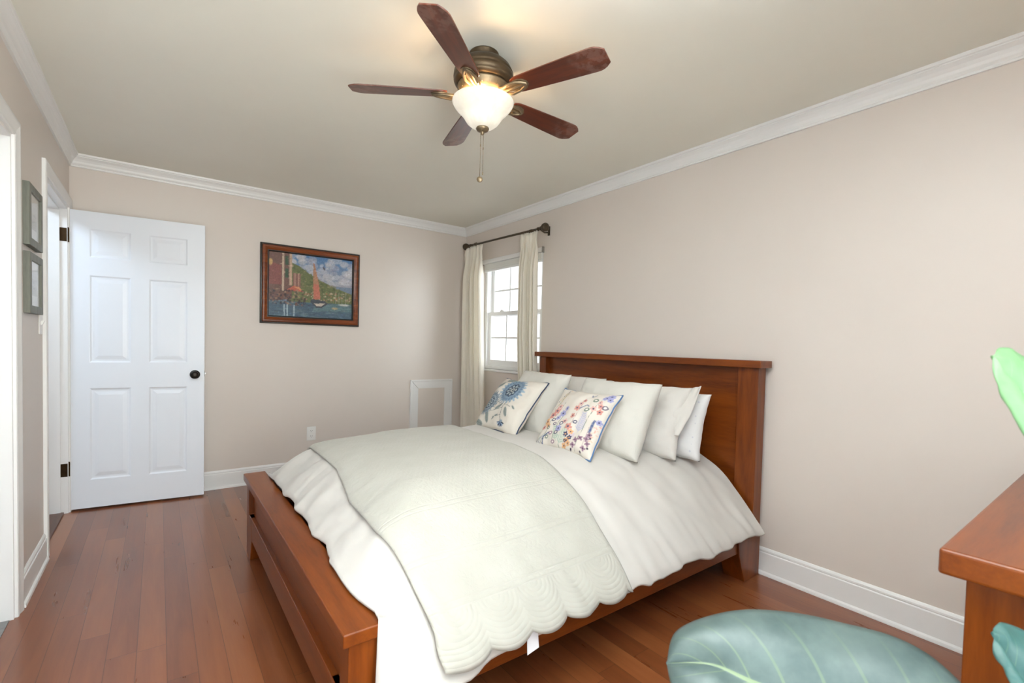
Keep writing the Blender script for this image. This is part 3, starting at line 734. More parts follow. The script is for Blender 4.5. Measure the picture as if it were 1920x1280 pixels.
for dx, dy, zend, fob in ((-0.017, -0.013, 1.915, True), (0.010, 0.007, 1.945, False)):
    m = MB(); x, y = FXC+dx, FYC+dy
    m.tube([(x*0.6+FXC*0.4, y*0.6+FYC*0.4, 2.112), (x, y, 2.105), (x, y, zend)], 0.0011, 6)
    for zz in (2.045,): m.lathe([(0.0, zz-0.008), (0.0022, zz-0.004), (0.0022, zz+0.004), (0.0, zz+0.008)], 8, (x, y, 0))
    ch = m.build('pull_chain', FANBR, fan, smooth=True)
    if fob:
        f_ = MB().lathe([(0.0, -0.003), (0.011, -0.0025), (0.0125, 0.0), (0.011, 0.0025), (0.0, 0.003)], 20, (0, 0, 0), 'x')
        cs, sn = math.cos(_yaw), math.sin(_yaw)
        f_.v = [(x+px*0.6-py*0.8, y+px*0.8+py*0.6, zend-0.011+pz_) for px, py, pz_ in f_.v]
        f_.build('chain_fob', FANBR, ch, smooth=True)
    else:
        MB().lathe([(0.0, zend-0.012), (0.0028, zend-0.010), (0.0028, zend), (0.0, zend+0.004)], 8, (x, y, 0)).build('chain_fob', FANBR, ch, smooth=True)
bl = bpy.data.lights.new('fan_bulb', 'POINT'); bl.energy = 2.2; bl.color = (1.0, 0.66, 0.36); bl.shadow_soft_size = 0.022
for k in range(2):
    bo = bpy.data.objects.new('fan_bulb', bl); col.objects.link(bo); bo.parent = fan
    aa = rad(40+180*k); bo.location = (0.062*math.cos(aa), 0.062*math.sin(aa), 2.205-H)

# ------------------------------------------------------------------ bed
bed = thing('bed', 'brown wooden panel bed with tall headboard and low plank-topped footboard', 'bed', (-1.1, -2.3, 0))
YN, YFR = -3.195, -1.405
MB().box(-0.148, YN-0.028, 1.122, -0.026, YFR+0.028, 1.160).build('headboard_cap', BEDY, bed, bevel=0.003)
MB().box(-0.070, YN+0.105, 0.20, -0.035, YFR-0.075, 1.122).build('headboard_panel', BEDY, bed)
def head_post(ya, yb):
    """post with a foot that widens forward where it meets the rail"""
    ol = [(-0.030, 0.0), (-0.030, 1.122), (-0.112, 1.122), (-0.112, 0.30), (-0.245, 0.30), (-0.245, 0.150), (-0.185, 0.0)]
    return MB().prism(ol, lambda a, bb, d: (a, d, bb), ya, yb)
for ya, yb in ((YN, YN+0.11), (YFR-0.078, YFR)):
    MB().prism([(-0.030, 0.26), (-0.030, 1.122), (-0.112, 1.122), (-0.112, 0.26)], lambda a, bb, d: (a, d, bb), ya, yb).build('headboard_post', BEDZ, bed, bevel=0.003)
    MB().prism([(-0.030, 0.0), (-0.030, 0.26), (-0.26, 0.26), (-0.243, 0.150), (-0.183, 0.0)], lambda a, bb, d: (a, d, bb), ya-0.004, yb).build('leg', BEDZ, bed, bevel=0.003)
FXa, FXb = -2.245, -2.150
MB().box(-2.262, YN-0.012, 0.412, -2.152, YFR+0.004, 0.450).build('footboard_cap', BEDY, bed, bevel=0.004, seg=3)
MB().box(-2.222, YN+0.10, 0.21, -2.190, YFR-0.10, 0.412).build('footboard_panel', BEDY, bed)
MB().box(-2.243, YN+0.10, 0.118, -2.190, YFR-0.06, 0.236).build('footboard_rail', BEDY, bed, bevel=0.003)
for y0, y1, s_ in ((YN, YN+0.16, 1), (YFR, YFR-0.14, -1)):
    # foot: wide where it meets the rail and tapering to the floor
    yi = y1
    m = MB().prism([(y0, 0.0), (y0, 0.412), (y0+s_*0.075, 0.412), (y0+s_*0.075, 0.236), (y1, 0.236), (y1+s_*0.03, 0.118), (y1-s_*0.015, 0.0)], lambda a, bb, d: (d, a, bb), -2.244, -2.165)
    m.build('leg', BEDZ, bed, bevel=0.003)
for y in (YN+0.006, YFR-0.034):
    MB().box(-2.17, y, 0.160, -0.235, y+0.028, 0.33).build('side_rail', BEDX, bed, bevel=0.002)
MB().box(-2.14, YN+0.04, 0.24, -0.12, YFR-0.04, 0.30).build('slat_platform', BEDX, bed)

# comforter as a draped surface over the mattress
CXC, CYN, CYF = -1.74, -2.66, -1.94       # flat core: foot edge, near edge, far edge
OXF, OYN, OYF = 0.42, 0.60, 0.585
def Hc(x, y):
    """height of the covers at (x, y)"""
    u = max(0.0, (CXC-x)/OXF); v = max(0.0, (CYN-y)/OYN, (y-CYF)/OYF)
    p = 5.0; r = (u**p+v**p)**(1/p)
    wgt = max(v**p/(u**p+v**p+1e-9), smooth01((v-0.8)/0.15))
    drop = 0.222+(0.41-0.222)*wgt
    z = 0.692-drop*min(r, 1.04)**2.2
    z -= 0.05*smooth01((x+0.75)/0.5)*(1-min(1, r))
    z -= 0.018*smooth01((-1.45-x)/0.4)*(1-min(1, r))
    return z
def Hn(x, y):
    e = 0.004; n = Vector((-(Hc(x+e, y)-Hc(x-e, y))/(2*e), -(Hc(x, y+e)-Hc(x, y-e))/(2*e), 1)); return n.normalized()
def puff(x, y, r):
    """soft folds of the duvet"""
    a = 0.010*nz(x*3.1, y*3.1, 1.0)+0.006*nz(x*8, y*8, 4.0)
    # folds that fall down the sides
    along = x+0.35*(y+3.0)
    k = smooth01((r-0.15)/0.6)
    a += k*0.015*nz(along*4.5+1.5*nz(x*2, y*2, 31), y*2.4, 9.0)+k*0.007*nz(along*13, y*4.5, 2.0)+k*0.008*abs(nz(along*8+2*nz(x*3, y*3, 17), y*3.2, 5.5))
    hemk = smooth01((r-0.72)/0.28)
    a += hemk*(0.010*nz(along*24, y*9, 6.0)+0.010*abs(nz(along*13, y*5, 12.0)))
    a += 0.006*nz(x*5+y*9, x*9-y*3, 21.0)*(0.4+k)
    foot = smooth01((CXC-x)/OXF)
    a += foot*(0.012*nz(y*9, x*3, 3.0)+0.007*nz(y*20, x*6, 8.0))
    return a
def perim():
    out = []
    xh = -0.135
    N1 = 110
    for k in range(N1+1): out.append((xh+(CXC-xh)*k/N1, CYF, 0.0, 1.0))
    for k in range(1, 26): a = math.pi/2*k/26; out.append((CXC, CYF, -math.sin(a), math.cos(a)))
    N2 = 60
    for k in range(N2+1): out.append((CXC, CYF+(CYN-CYF)*k/N2, -1.0, 0.0))
    for k in range(1, 30): a = math.pi/2*k/30; out.append((CXC, CYN, -math.cos(a), -math.sin(a)))
    for k in range(N1+1): out.append((CXC+(xh-CXC)*k/N1, CYN, 0.0, -1.0))
    return out
def sup(c, s_):   # superellipse radius in direction (c, s_)
    p = 5.0; return 1/((abs(c)**p+abs(s_)**p)**(1/p))
rows = []
PER = perim(); ym = (CYN+CYF)/2
fr = [0.0, 0.25, 0.5, 0.75, 1.0]
outs = [k/26 for k in range(1, 27)]
for (qx, qy, nx, ny) in PER:
    row = []
    spx = max(qx, CXC+0.45)
    for f_ in fr: row.append((spx+(qx-spx)*f_, ym+(qy-ym)*f_, 0.0))
    k = sup(nx, ny); oy = OYN if ny < 0 else OYF
    hem = 1.0+0.035*nz(qx*3.5+nx*2, qy*3.5+ny*2, 7.0)+(0.02*nz(qx*11, qy*11+nx*3, 2.0))
    if nx < -0.2 and ny > -0.75: hem = 1.0+0.05*nz(qy*5, nx*2+ny*3, 1.0)
    if ny < 0: hem *= 1+0.085*(2*abs(nx*ny))**2
    for s_ in outs: row.append((qx+nx*k*OXF*s_*hem, qy+ny*k*oy*s_*hem, s_))
    pts = []
    for (x, y, s_) in row:
        n = Hn(x, y); v_ = (CYN-y)/OYN; u_ = max(0.0, (CXC-x)/OXF)
        pts.append(Vector((x-0.060*smooth01((v_-0.86)/0.09)*min(1, u_)**2, y, Hc(x, y)))+n*puff(x, y, s_))
    for q_ in pts:      # rests on the footboard plank, does not pass through it
        if q_.x < -2.140 and q_.y > -3.225: q_.z = max(q_.z, 0.466)
    # tucked, puffy hem
    e = pts[-1]; dirn = Vector((nx, ny, 0)).normalized(); 
    pts.append(e-dirn*0.002+Vector((0, 0, -0.009))); pts.append(e-dirn*0.016+Vector((0, 0, -0.013))); pts.append(e-dirn*0.045+Vector((0, 0, -0.004)))
    rows.append(pts)
comf = MB().grid(rows).build('comforter', DUVET, smooth=True)
tag(comf, 'thick white comforter spread over the whole bed and hanging over its side', 'comforter')

# quilt laid across the bed
def quilt_mat():
    t = NT('quilt_cotton'); tc = t.node('ShaderNodeTexCoord'); sp = t.node('ShaderNodeSeparateXYZ'); t.link(tc.outputs['UV'], sp.inputs[0])
    X, Y = sp.outputs[0], sp.outputs[1]          # metres: X along the bed, Y up from the near hem
    n = t.noise(tc.outputs['UV'], 7, 3)
    t.link(t.ramp(n, [(0.3, lin(174, 172, 162)), (0.7, lin(181, 179, 170))]), t.p.inputs['Base Color'])
    t.set(Roughness=0.92, Sheen_Weight=0.2)
    def stripes(val, period): return t.math('ABSOLUTE', t.math('SINE', t.math('MULTIPLY', val, math.pi/period)))
    dia = t.math('MULTIPLY', stripes(t.math('ADD', X, t.math('MULTIPLY', Y, 0.55)), 0.022), stripes(t.math('SUBTRACT', X, t.math('MULTIPLY', Y, 0.55)), 0.022))
    vm = t.noise(tc.outputs['UV'], 45, 3, 0.6, 1.6)
    # arcs of scallop stitching near the hem
    per = 0.155
    fx = t.math('SUBTRACT', t.math('FRACT', t.math('DIVIDE', X, per)), 0.5)
    dd = t.math('SQRT', t.math('ADD', t.math('POWER', t.math('MULTIPLY', fx, per), 2.0), t.math('POWER', t.math('SUBTRACT', Y, 0.16), 2.0)))
    arc = stripes(dd, 0.016)
    low = t.math('LESS_THAN', Y, 0.16)
    h = t.math('ADD', t.math('MULTIPLY', low, t.math('MULTIPLY', arc, 0.55)), t.math('MULTIPLY', t.math('SUBTRACT', 1.0, low), t.math('MULTIPLY_ADD', vm, 1.5, t.math('MULTIPLY', dia, 0.22))))
    # paired rows of stitching
    for y0 in (0.165, 0.185, 0.315, 0.335, 0.50, 0.52):
        d = t.math('ABSOLUTE', t.math('SUBTRACT', Y, y0)); h = t.math('MULTIPLY', h, t.math('MINIMUM', t.math('MULTIPLY', d, 220.0), 1.0))
    t.bump(h, 0.34, 0.006); return t.m
def foot_x(y):   # foot-side and head-side edges of the quilt
    return interp([-3.3, -3.12, -2.9, -2.6, -2.25, -1.5, -1.3], [-1.985, -2.03, -2.055, -2.045, -1.99, -1.975, -1.97], y)
def head_x(y): return interp([-3.3, -2.9, -2.5, -2.0, -1.4], [-1.20, -1.235, -1.20, -1.19, -1.12], y)
NX, NY = 110, 120
# arc-spaced samples of y across the bed
ysA = np.linspace(-3.272, -1.36, 500); zsA = np.array([Hc(-1.5, y) for y in ysA]); ds = np.concatenate([[0], np.cumsum(np.hypot(np.diff(ysA), np.diff(zsA)))])
def y_at(s_): return float(np.interp(s_, ds, ysA))
rows, uvq = [], []
tot = ds[-1]
for i in range(NY+1):
    row = []
    for j in range(NX+1):
        t_ = j/NX; X = 0.80*t_
        sc_ = abs(math.sin(math.pi*X/0.155)); hem0 = 0.028*(1-sc_**0.7)
        s_ = hem0+(tot-hem0)*(i/NY)
        y = y_at(s_); x = foot_x(y)+(head_x(y)-foot_x(y))*t_
        n = Hn(x, y)
        u = max(0.0, (CXC-x)/OXF); v = max(0.0, (CYN-y)/OYN, (y-CYF)/OYF); r = (u**5+v**5)**0.2
        edge = min(t_, 1-t_, i/NY*2)
        d = 0.016+0.55*puff(x, y, r)+0.016*max(0, smooth01((r-0.7)/0.3))+0.007*smooth01(edge/0.03)
        d = max(d, puff(x, y, r)+0.006)
        row.append(Vector((x, y, Hc(x, y)))+n*d); uvq.append((X, s_))
    rows.append(row)
qm = MB().grid(rows); q = qm.build('quilt', quilt_mat(), smooth=True, solid=0.009)
tag(q, 'cream scalloped-edge quilt folded across the middle of the bed', 'quilt')
uvl = q.data.uv_layers.new(name='uv')
li = np.empty(len(q.data.loops), int); q.data.loops.foreach_get('vertex_index', li)
uvl.data.foreach_set('uv', np.array(uvq)[li].ravel())
MB().add([(-1.700, -3.268, 0.295), (-1.655, -3.266, 0.298), (-1.652, -3.272, 0.232), (-1.702, -3.275, 0.226), (-1.700, -3.2695, 0.295), (-1.655, -3.2675, 0.298), (-1.652, -3.2735, 0.232), (-1.702, -3.2765, 0.226)],
         [(0, 1, 2, 3), (4, 5, 6, 7), (0, 1, 5, 4), (1, 2, 6, 5), (2, 3, 7, 6), (3, 0, 4, 7)]).build('care_tag', m_cloth('tag_white', lin(236, 236, 240), 0.7, 500, 0.02), q)['label'] = 'white care tag hanging below the hem'

# ------------------------------------------------------------------ pillows
def pillow_pts(wd, ht, th, n, seed, wr=0.009, pinch=0.085, sag=0.0):
    F, B, uv = [], [], []
    for i in range(n+1):
        rf, rb = [], []
        for j in range(n+1):
            u, v = j/n, i/n; a, b2 = 2*u-1, 2*v-1
            # edges bow in, corners stay out
            x = a*(1-pinch*(1-a*a)*0-pinch*(1-b2*b2)*a*a)*wd/2
            z = b2*(1-pinch*(1-a*a)*b2*b2)*ht/2+ht/2
            e = max(0.0, (1-abs(a)**2.6))*max(0.0, (1-abs(b2)**2.6))
            t_ = th/2*e**0.46
            t_ *= 1-sag*0.35*(b2*0.5+0.5)
            edge = min(1, e*3)
            wrk = wr*(nz(x*11, z*11, seed)+0.6*nz(x*24, z*24, seed+3))*edge
            bow = 0.012*nz(a*1.2, b2*1.2, seed+8)
            rim = 0.006*nz(a*4, b2*4, seed+11)*(1-edge)
            rf.append((x+rim, -t_-wrk+bow, z+rim)); rb.append((x+rim, t_+wrk*0.5+bow, z+rim)); uv.append((u, v))
        F.append(rf); B.append(rb)
    return F, B, uv
def pmat(BLc, e_ang, tilt, lift=0.0, roll=0.0):
    """frame: x = along the base (viewer's right), z = up the pillow, -y = front"""
    e = Vector((math.sin(e_ang), -math.cos(e_ang), 0)); h = Vector((math.cos(e_ang), math.sin(e_ang), 0))
    up = h*math.sin(tilt)+Vector((0, 0, 1))*math.cos(tilt); fr_ = e.cross(up)
    m = Matrix((( e.x, -fr_.x, up.x, BLc[0]), (e.y, -fr_.y, up.y, BLc[1]), (e.z, -fr_.z, up.z, BLc[2]+lift), (0, 0, 0, 1)))
    return m @ Matrix.Rotation(roll, 4, 'Y')
def pillow(name, label, cat, mat4, wd, ht, th, mat, seed, n=44, ras=None, back=None, piping=None, group=None, **kw):
    F, B, uv = pillow_pts(wd, ht, th, n, seed, **kw)
    root = thing(name, label, cat, mat=mat4, group=group)
    if ras is not None:
        o = MB().grid(F).build('front_cover', mat, root, local=True, smooth=True); color_verts(o, uv, ras)
        MB().grid(B).build('back_cover', back, root, local=True, smooth=True)
    else:
        m = MB().grid(F); o0 = len(m.v); m.grid(B)
        o = m.build('cover', mat, root, local=True, smooth=True)
        bm = bmesh.new(); bm.from_mesh(o.data); bmesh.ops.remove_doubles(bm, verts=bm.verts, dist=0.0004); bmesh.ops.recalc_face_normals(bm, faces=bm.faces); bm.to_mesh(o.data); bm.free()
    if piping:
        loop = [F[0][j] for j in range(n+1)]+[F[i][n] for i in range(1, n+1)]+[F[n][j] for j in range(n-1, -1, -1)]+[F[i][0] for i in range(n-1, 0, -1)]
        p_ = MB().tube(loop, 0.0042, 8, closed=True).build('piping', piping[0], root, local=True, smooth=True); p_['label'] = piping[1]
    return root
CREAM = (208, 199, 187)
# blue floral cushion
r1 = Ras(300, 300, CREAM)
def dahlia(r, u, v, R, cols, n=22, sq=1.0, rot=0.0):
    for ring, (rr_, c) in enumerate(zip((1.0, 0.82, 0.64, 0.48), cols)):
        for k in range(n):
            a = 2*math.pi*(k+0.5*ring)/n+rot; d = R*rr_*0.80
            r.ell(u+math.cos(a)*d*sq, v+math.sin(a)*d, R*0.22*rr_+0.008, R*0.085, a, c)
    for k in range(9):
        a = 2*math.pi*k/9; r.ell(u+math.cos(a)*R*.36*sq, v+math.sin(a)*R*.36, R*.17, R*.13, a, (36, 54, 84)); r.ell(u+math.cos(a)*R*.34*sq, v+math.sin(a)*R*.34, R*.12, R*.085, a, (150, 168, 178))
    r.ell(u, v, R*.22*sq, R*.22, 0, (58, 78, 104)); 
    for k in range(7):
        a = 2*math.pi*k/7; r.ell(u+math.cos(a)*R*.12, v+math.sin(a)*R*.12, R*.05, R*.04, a, (196, 200, 188))
def leaf2(r, u, v, L, a, c, c2):
    L *= 1.15
    r.ell(u, v, L, L*.40, a, c); r.line([(u-math.cos(a)*L*.9, v-math.sin(a)*L*.9), (u+math.cos(a)*L*.9, v+math.sin(a)*L*.9)], 0.003, c2)
GL, GD = (134, 146, 144), (78, 94, 102)
r1.line([(0.60, 0.52), (0.58, 0.36), (0.62, 0.22), (0.66, 0.16)], 0.004, GD); r1.line([(0.58, 0.36), (0.42, 0.30), (0.30, 0.26)], 0.003, GD); r1.line([(0.58, 0.42), (0.74, 0.40)], 0.003, GD); r1.line([(0.40, 0.30), (0.36, 0.44), (0.30, 0.50)], 0.003, GD); r1.line([(0.62, 0.24), (0.44, 0.18)], 0.003, GD)
leaf2(r1, 0.70, 0.30, 0.075, -0.95, GL, GD); leaf2(r1, 0.48, 0.37, 0.075, 0.75, GL, GD); leaf2(r1, 0.30, 0.93, 0.11, 0.1, GL, GD); leaf2(r1, 0.14, 0.78, 0.10, 0.9, GL, GD); leaf2(r1, 0.30, 0.16, 0.09, -1.1, GL, GD); leaf2(r1, 0.13, 0.06, 0.09, -0.25, GL, GD); leaf2(r1, 0.80, 0.40, 0.035, -0.6, GL, GD); leaf2(r1, 0.46, 0.16, 0.03, 0.9, GL, GD); leaf2(r1, 0.52, 0.22, 0.028, 0.5, GL, GD)
for u, v in ((0.38, 0.46), (0.42, 0.50), (0.36, 0.40), (0.44, 0.44)): r1.ell(u, v, 0.018, 0.014, 0.5, (128, 142, 146))
dahlia(r1, 0.17, 0.42, 0.22, [(128, 146, 160), (104, 124, 142), (140, 156, 166), (90, 112, 134)], 20, 0.85)
dahlia(r1, 0.54, 0.70, 0.265, [(132, 162, 186), (94, 128, 162), (116, 148, 174), (70, 102, 140)], 24)
for k in range(9):
    a = math.pi*(1.08+0.85*k/8); r1.ell(0.68+math.cos(a)*0.05, 0.13+math.sin(a)*0.05, 0.04, 0.011, a, ((52, 84, 130), (120, 156, 190), (34, 52, 84))[k % 3])
r1.ell(0.68, 0.145, 0.035, 0.02, 0, (128, 150, 170))
r1.a = r1.a*0.66+(r1.a.mean(2, keepdims=True)*np.array([1.03, 1.0, 0.93]))*0.34
# wildflower cushion
r2 = Ras(320, 320, (208, 199, 188)); R4 = random.Random(11)
COR, ORG, LAV, NAV, PLM, GRN, PNK, MINT = (206, 128, 116), (222, 160, 96), (146, 146, 196), (66, 70, 104), (146, 108, 134), (104, 124, 110), (214, 158, 150), (158, 184, 166)
def blossom(u, v, R, c, c2, n=5):
    R *= 1.2
    for k in range(n):
        a = 2*math.pi*k/n+u*9; r2.ell(u+math.cos(a)*R*.62, v+math.sin(a)*R*.62, R*.52, R*.40, a, c)
    r2.ell(u, v, R*.30, R*.30, 0, c2)
def stem(pts, c=GRN, wd=0.0032): r2.line(pts, wd, c)
def frond(u, v, L, a, c, n=7):
    e = (u+math.cos(a)*L, v+math.sin(a)*L); r2.line([(u, v), e], 0.0035, c)
    for k in range(1, n+1):
        p = (u+math.cos(a)*L*k/(n+1), v+math.sin(a)*L*k/(n+1)); l = L*.34*(1-0.5*k/n)
        for sg in (-1, 1): r2.ell(p[0]+math.cos(a+sg*.85)*l*.5, p[1]+math.sin(a+sg*.85)*l*.5, l*.52, 0.008, a+sg*.85, c)
def ringf(u, v, R, c): r2.ell(u, v, R, R*.8, 0.4, c); r2.ell(u, v, R*.5, R*.38, 0.4, (225, 214, 205))
frond(0.42, 0.10, 0.24, 2.0, MINT); frond(0.46, 0.05, 0.30, 1.25, MINT); frond(0.72, 0.28, 0.30, 1.6, (170, 172, 204), 8); frond(0.70, 0.20, 0.16, 2.5, (196, 178, 196))
stem([(0.06, 0.05), (0.10, 0.5), (0.20, 0.96)], (150, 160, 140)); stem([(0.16, 0.04), (0.20, 0.35), (0.28, 0.7)]); stem([(0.55, 0.05), (0.58, 0.4), (0.62, 0.8)], (170, 140, 140)); stem([(0.76, 0.03), (0.78, 0.45), (0.84, 0.85)]); stem([(0.86, 0.1), (0.86, 0.4)], (170, 140, 150)); stem([(0.34, 0.1), (0.36, 0.5)])
for k in range(8): r2.ell(0.09+0.016*k, 0.72+0.034*k, 0.014, 0.009, 1.0, (NAV, ORG, (190, 170, 120))[k % 3]); r2.ell(0.15+0.012*k, 0.66+0.03*k, 0.017, 0.012, 0.6, ((206, 176, 120), (176, 168, 128))[k % 2])
for u, v, R, c in ((.20, .55, .045, COR), (.16, .47, .05, COR), (.22, .62, .035, PNK), (.12, .36, .045, ORG), (.18, .30, .035, ORG), (.09, .27, .03, COR), (.56, .62, .034, COR), (.58, .70, .028, PNK), (.61, .76, .024, COR), (.54, .50, .03, COR), (.46, .40, .033, PNK), (.56, .33, .04, COR), (.62, .27, .03, ORG), (.80, .66, .034, PNK), (.88, .72, .03, COR), (.84, .78, .028, PNK), (.90, .64, .034, COR), (.86, .86, .026, LAV), (.60, .14, .035, ORG), (.57, .06, .032, ORG), (.64, .10, .03, ORG), (.56, .22, .03, NAV), (.63, .19, .028, NAV), (.57, .13, .02, NAV)): blossom(u, v, R, c, (NAV if c is not NAV else ORG))
for u, v, R in ((.34, .52, .04), (.38, .60, .03), (.30, .44, .03), (.40, .28, .04), (.92, .92, .036), (.88, .88, .03), (.94, .86, .03), (.96, .50, .03)): blossom(u, v, R, LAV, NAV, 6)
for u, v, R, c in ((.24, .40, .032, NAV), (.30, .34, .03, (92, 84, 110)), (.20, .27, .03, GRN), (.42, .36, .034, NAV), (.38, .22, .036, (88, 76, 106)), (.28, .20, .036, PLM), (.22, .14, .034, GRN), (.72, .62, .04, GRN), (.76, .80, .04, GRN), (.62, .42, .03, NAV), (.94, .72, .04, (110, 100, 120)), (.36, .08, .034, PLM)): ringf(u, v, R, c)
for k in range(9): r2.ell(0.885+0.002*k, 0.34+0.02*k, 0.024, 0.006, 0.5, (66, 88, 140)); r2.ell(0.885+0.002*k, 0.34+0.02*k, 0.024, 0.006, 2.6, (66, 88, 140))
for k in range(22): r2.ell(R4.uniform(.92, .99), R4.uniform(.22, .46), .009, .008, 0, ((216, 150, 140), (222, 176, 150))[k % 2])
for u, v in ((.80, .22), (.88, .24), (.92, .18), (.72, .10), (.88, .10), (.74, .18), (.90, .30)): blossom(u, v, .03, PLM, (88, 60, 84), 4)
for u, v in ((.70, .04), (.84, .04), (.94, .12), (.93, .26)): r2.ell(u, v, .014, .016, 0, (70, 56, 80))
for k in range(6): r2.line([(0.02+0.02*k, 0.0), (0.04+0.025*k, 0.10+0.02*k)], 0.004, ((66, 84, 124), (120, 140, 170), GRN)[k % 3])
r2.line([(0.18, 0.02), (0.15, 0.14), (0.24, 0.20)], 0.009, (66, 88, 136)); r2.line([(0.50, 0.0), (0.47, 0.06)], 0.004, GRN)
for pts in ([(0.64, 0.90), (0.66, 0.86), (0.70, 0.92)], [(0.60, 0.62), (0.68, 0.70), (0.72, 0.68)]): r2.line(pts, 0.007, (92, 104, 140))
r2.a = (r2.a*0.74+(r2.a.mean(2, keepdims=True)*np.array([1.04, 1.0, 0.92]))*0.26)
EMB = m_attr('embroidered_linen', 0.9, 500, 0.2, 0.12)
LINEN = m_cloth('cream_linen', lin(*CREAM), 0.9, 500, 0.12)
NAVY = m_cloth('navy_piping', lin(44, 60, 86), 0.8, 900, 0.05); BLUEP = m_cloth('blue_piping', lin(76, 110, 152), 0.8, 900, 0.05)
SHAM = m_cloth('sham_matelasse', lin(202, 199, 191), 0.92, 260, 0.35)
def dotted():
    t = NT('white_dotted'); v = t.node('ShaderNodeTexVoronoi'); v.inputs['Scale'].default_value = 26; t.link(t.coord(), v.inputs['Vector']); v.inputs['Randomness'].default_value = 0.15
    t.link(t.ramp(v.outputs['Distance'], [(0.10, lin(196, 196, 204)), (0.16, lin(218, 217, 216))]), t.p.inputs['Base Color']); t.set(Roughness=0.9, Sheen_Weight=0.2); return t.m
GP = 'pillows and cushions on the bed'
E0 = rad(0)
pillow('cushion', 'cream cushion embroidered with large blue flowers, navy piping', 'cushion', pmat((-0.995, -2.025, 0.672), rad(0.8), rad(40)), 0.425, 0.405, 0.13, EMB, 1.0, 110, r1, LINEN, (NAVY, 'navy blue piping'), GP)
pillow('cushion', 'cream cushion embroidered with small multicoloured wildflowers, blue piping', 'cushion', pmat((-1.005, -2.65, 0.665), rad(3.5), rad(38)), 0.395, 0.385, 0.13, EMB, 2.0, 120, r2, LINEN, (BLUEP, 'mid blue piping'), GP)
pillow('pillow', 'square white textured sham leaning behind the blue-flowered cushion', 'pillow', pmat((-0.80, -2.055, 0.655), rad(-4), rad(27)), 0.50, 0.43, 0.16, SHAM, 3.0, 50, group=GP, pinch=0.055)
pillow('pillow', 'square white textured sham leaning behind the wildflower cushion', 'pillow', pmat((-0.795, -2.70, 0.65), rad(6), rad(29)), 0.50, 0.43, 0.17, SHAM, 4.0, 50, group=GP, pinch=0.055)
pb_ = pillow('pillow', 'plain white pillow with open-ended case, right of both shams', 'pillow', pmat((-0.535, -2.70, 0.63), rad(7), rad(24)), 0.56, 0.41, 0.17, SHEET, 5.0, 50, group=GP, pinch=0.055, wr=0.010)
# open pillowcase end
rows = []
for i in range(31):
    v = 0.30+0.70*i/30; row = []
    for j in range(15):
        u = j/14; z = 0.01+v*0.395+0.015*u*(v-0.2); x = 0.238+0.095*u*(0.15+0.85*v)-0.03*(1-v)*(1-u); yv = 0.012*math.sin(v*7+u*3)+0.010*nz(u*4, v*6, 3)-0.01*u
        row.append((x, yv-0.035*(1-u)*math.sin(math.pi*v), z))
    rows.append(row)
MB().grid(rows).build('case_flap', SHEET, pb_, local=True, smooth=True, solid=0.004)
pillow('pillow', 'white dotted pillow at the back right against the headboard', 'pillow', pmat((-0.37, -2.70, 0.615), rad(5), rad(17)), 0.64, 0.37, 0.16, dotted(), 6.0, 44, group=GP, pinch=0.055)
pc_ = pillow('pillow', 'plain white pillow at back left, showing between the two shams', 'pillow', pmat((-0.55, -2.04, 0.64), rad(-2), rad(24)), 0.70, 0.41, 0.17, SHEET, 7.0, 44, group=GP, pinch=0.055, wr=0.010)

# ------------------------------------------------------------------ dresser at the right
dr = thing('dresser', 'brown wooden dresser with thick overhanging top at the right edge', 'dresser', (-0.8, -4.5, 0))
DX0, DX1, DYF, DYB = -1.50, -0.06, -4.205, -4.765
MB().box(DX0, DYB, 0.815, DX1, DYF, 0.862).build('top', BEDX, dr, bevel=0.006, seg=3)
MB().box(DX0+0.045, DYB+0.01, 0.0, DX0+0.07, DYF-0.032, 0.815).build('side_panel', BEDZ, dr, bevel=0.002)
MB().box(DX1-0.07, DYB+0.01, 0.0, DX1-0.045, DYF-0.032, 0.815).build('side_panel', BEDZ, dr, bevel=0.002)
MB().box(DX0+0.07, DYB+0.012, 0.06, DX1-0.07, DYF-0.055, 0.815).build('carcass', BEDX, dr)
for r_ in range(3):
    for c_ in range(2):
        xa = DX0+0.075+c_*0.625; z0 = 0.075+r_*0.245
        d_ = MB().box(xa, DYF-0.055, z0, xa+0.60, DYF-0.035, z0+0.235).build('drawer', BEDX, dr, bevel=0.003)
        for kx in (0.15, 0.45): MB().lathe([(0.006, 0.0), (0.006, 0.012), (0.015, 0.02), (0.012, 0.028), (0.0, 0.030)], 16, (xa+kx, DYF-0.035, z0+0.12), 'y').build('knob', BRONZE, d_, smooth=True)

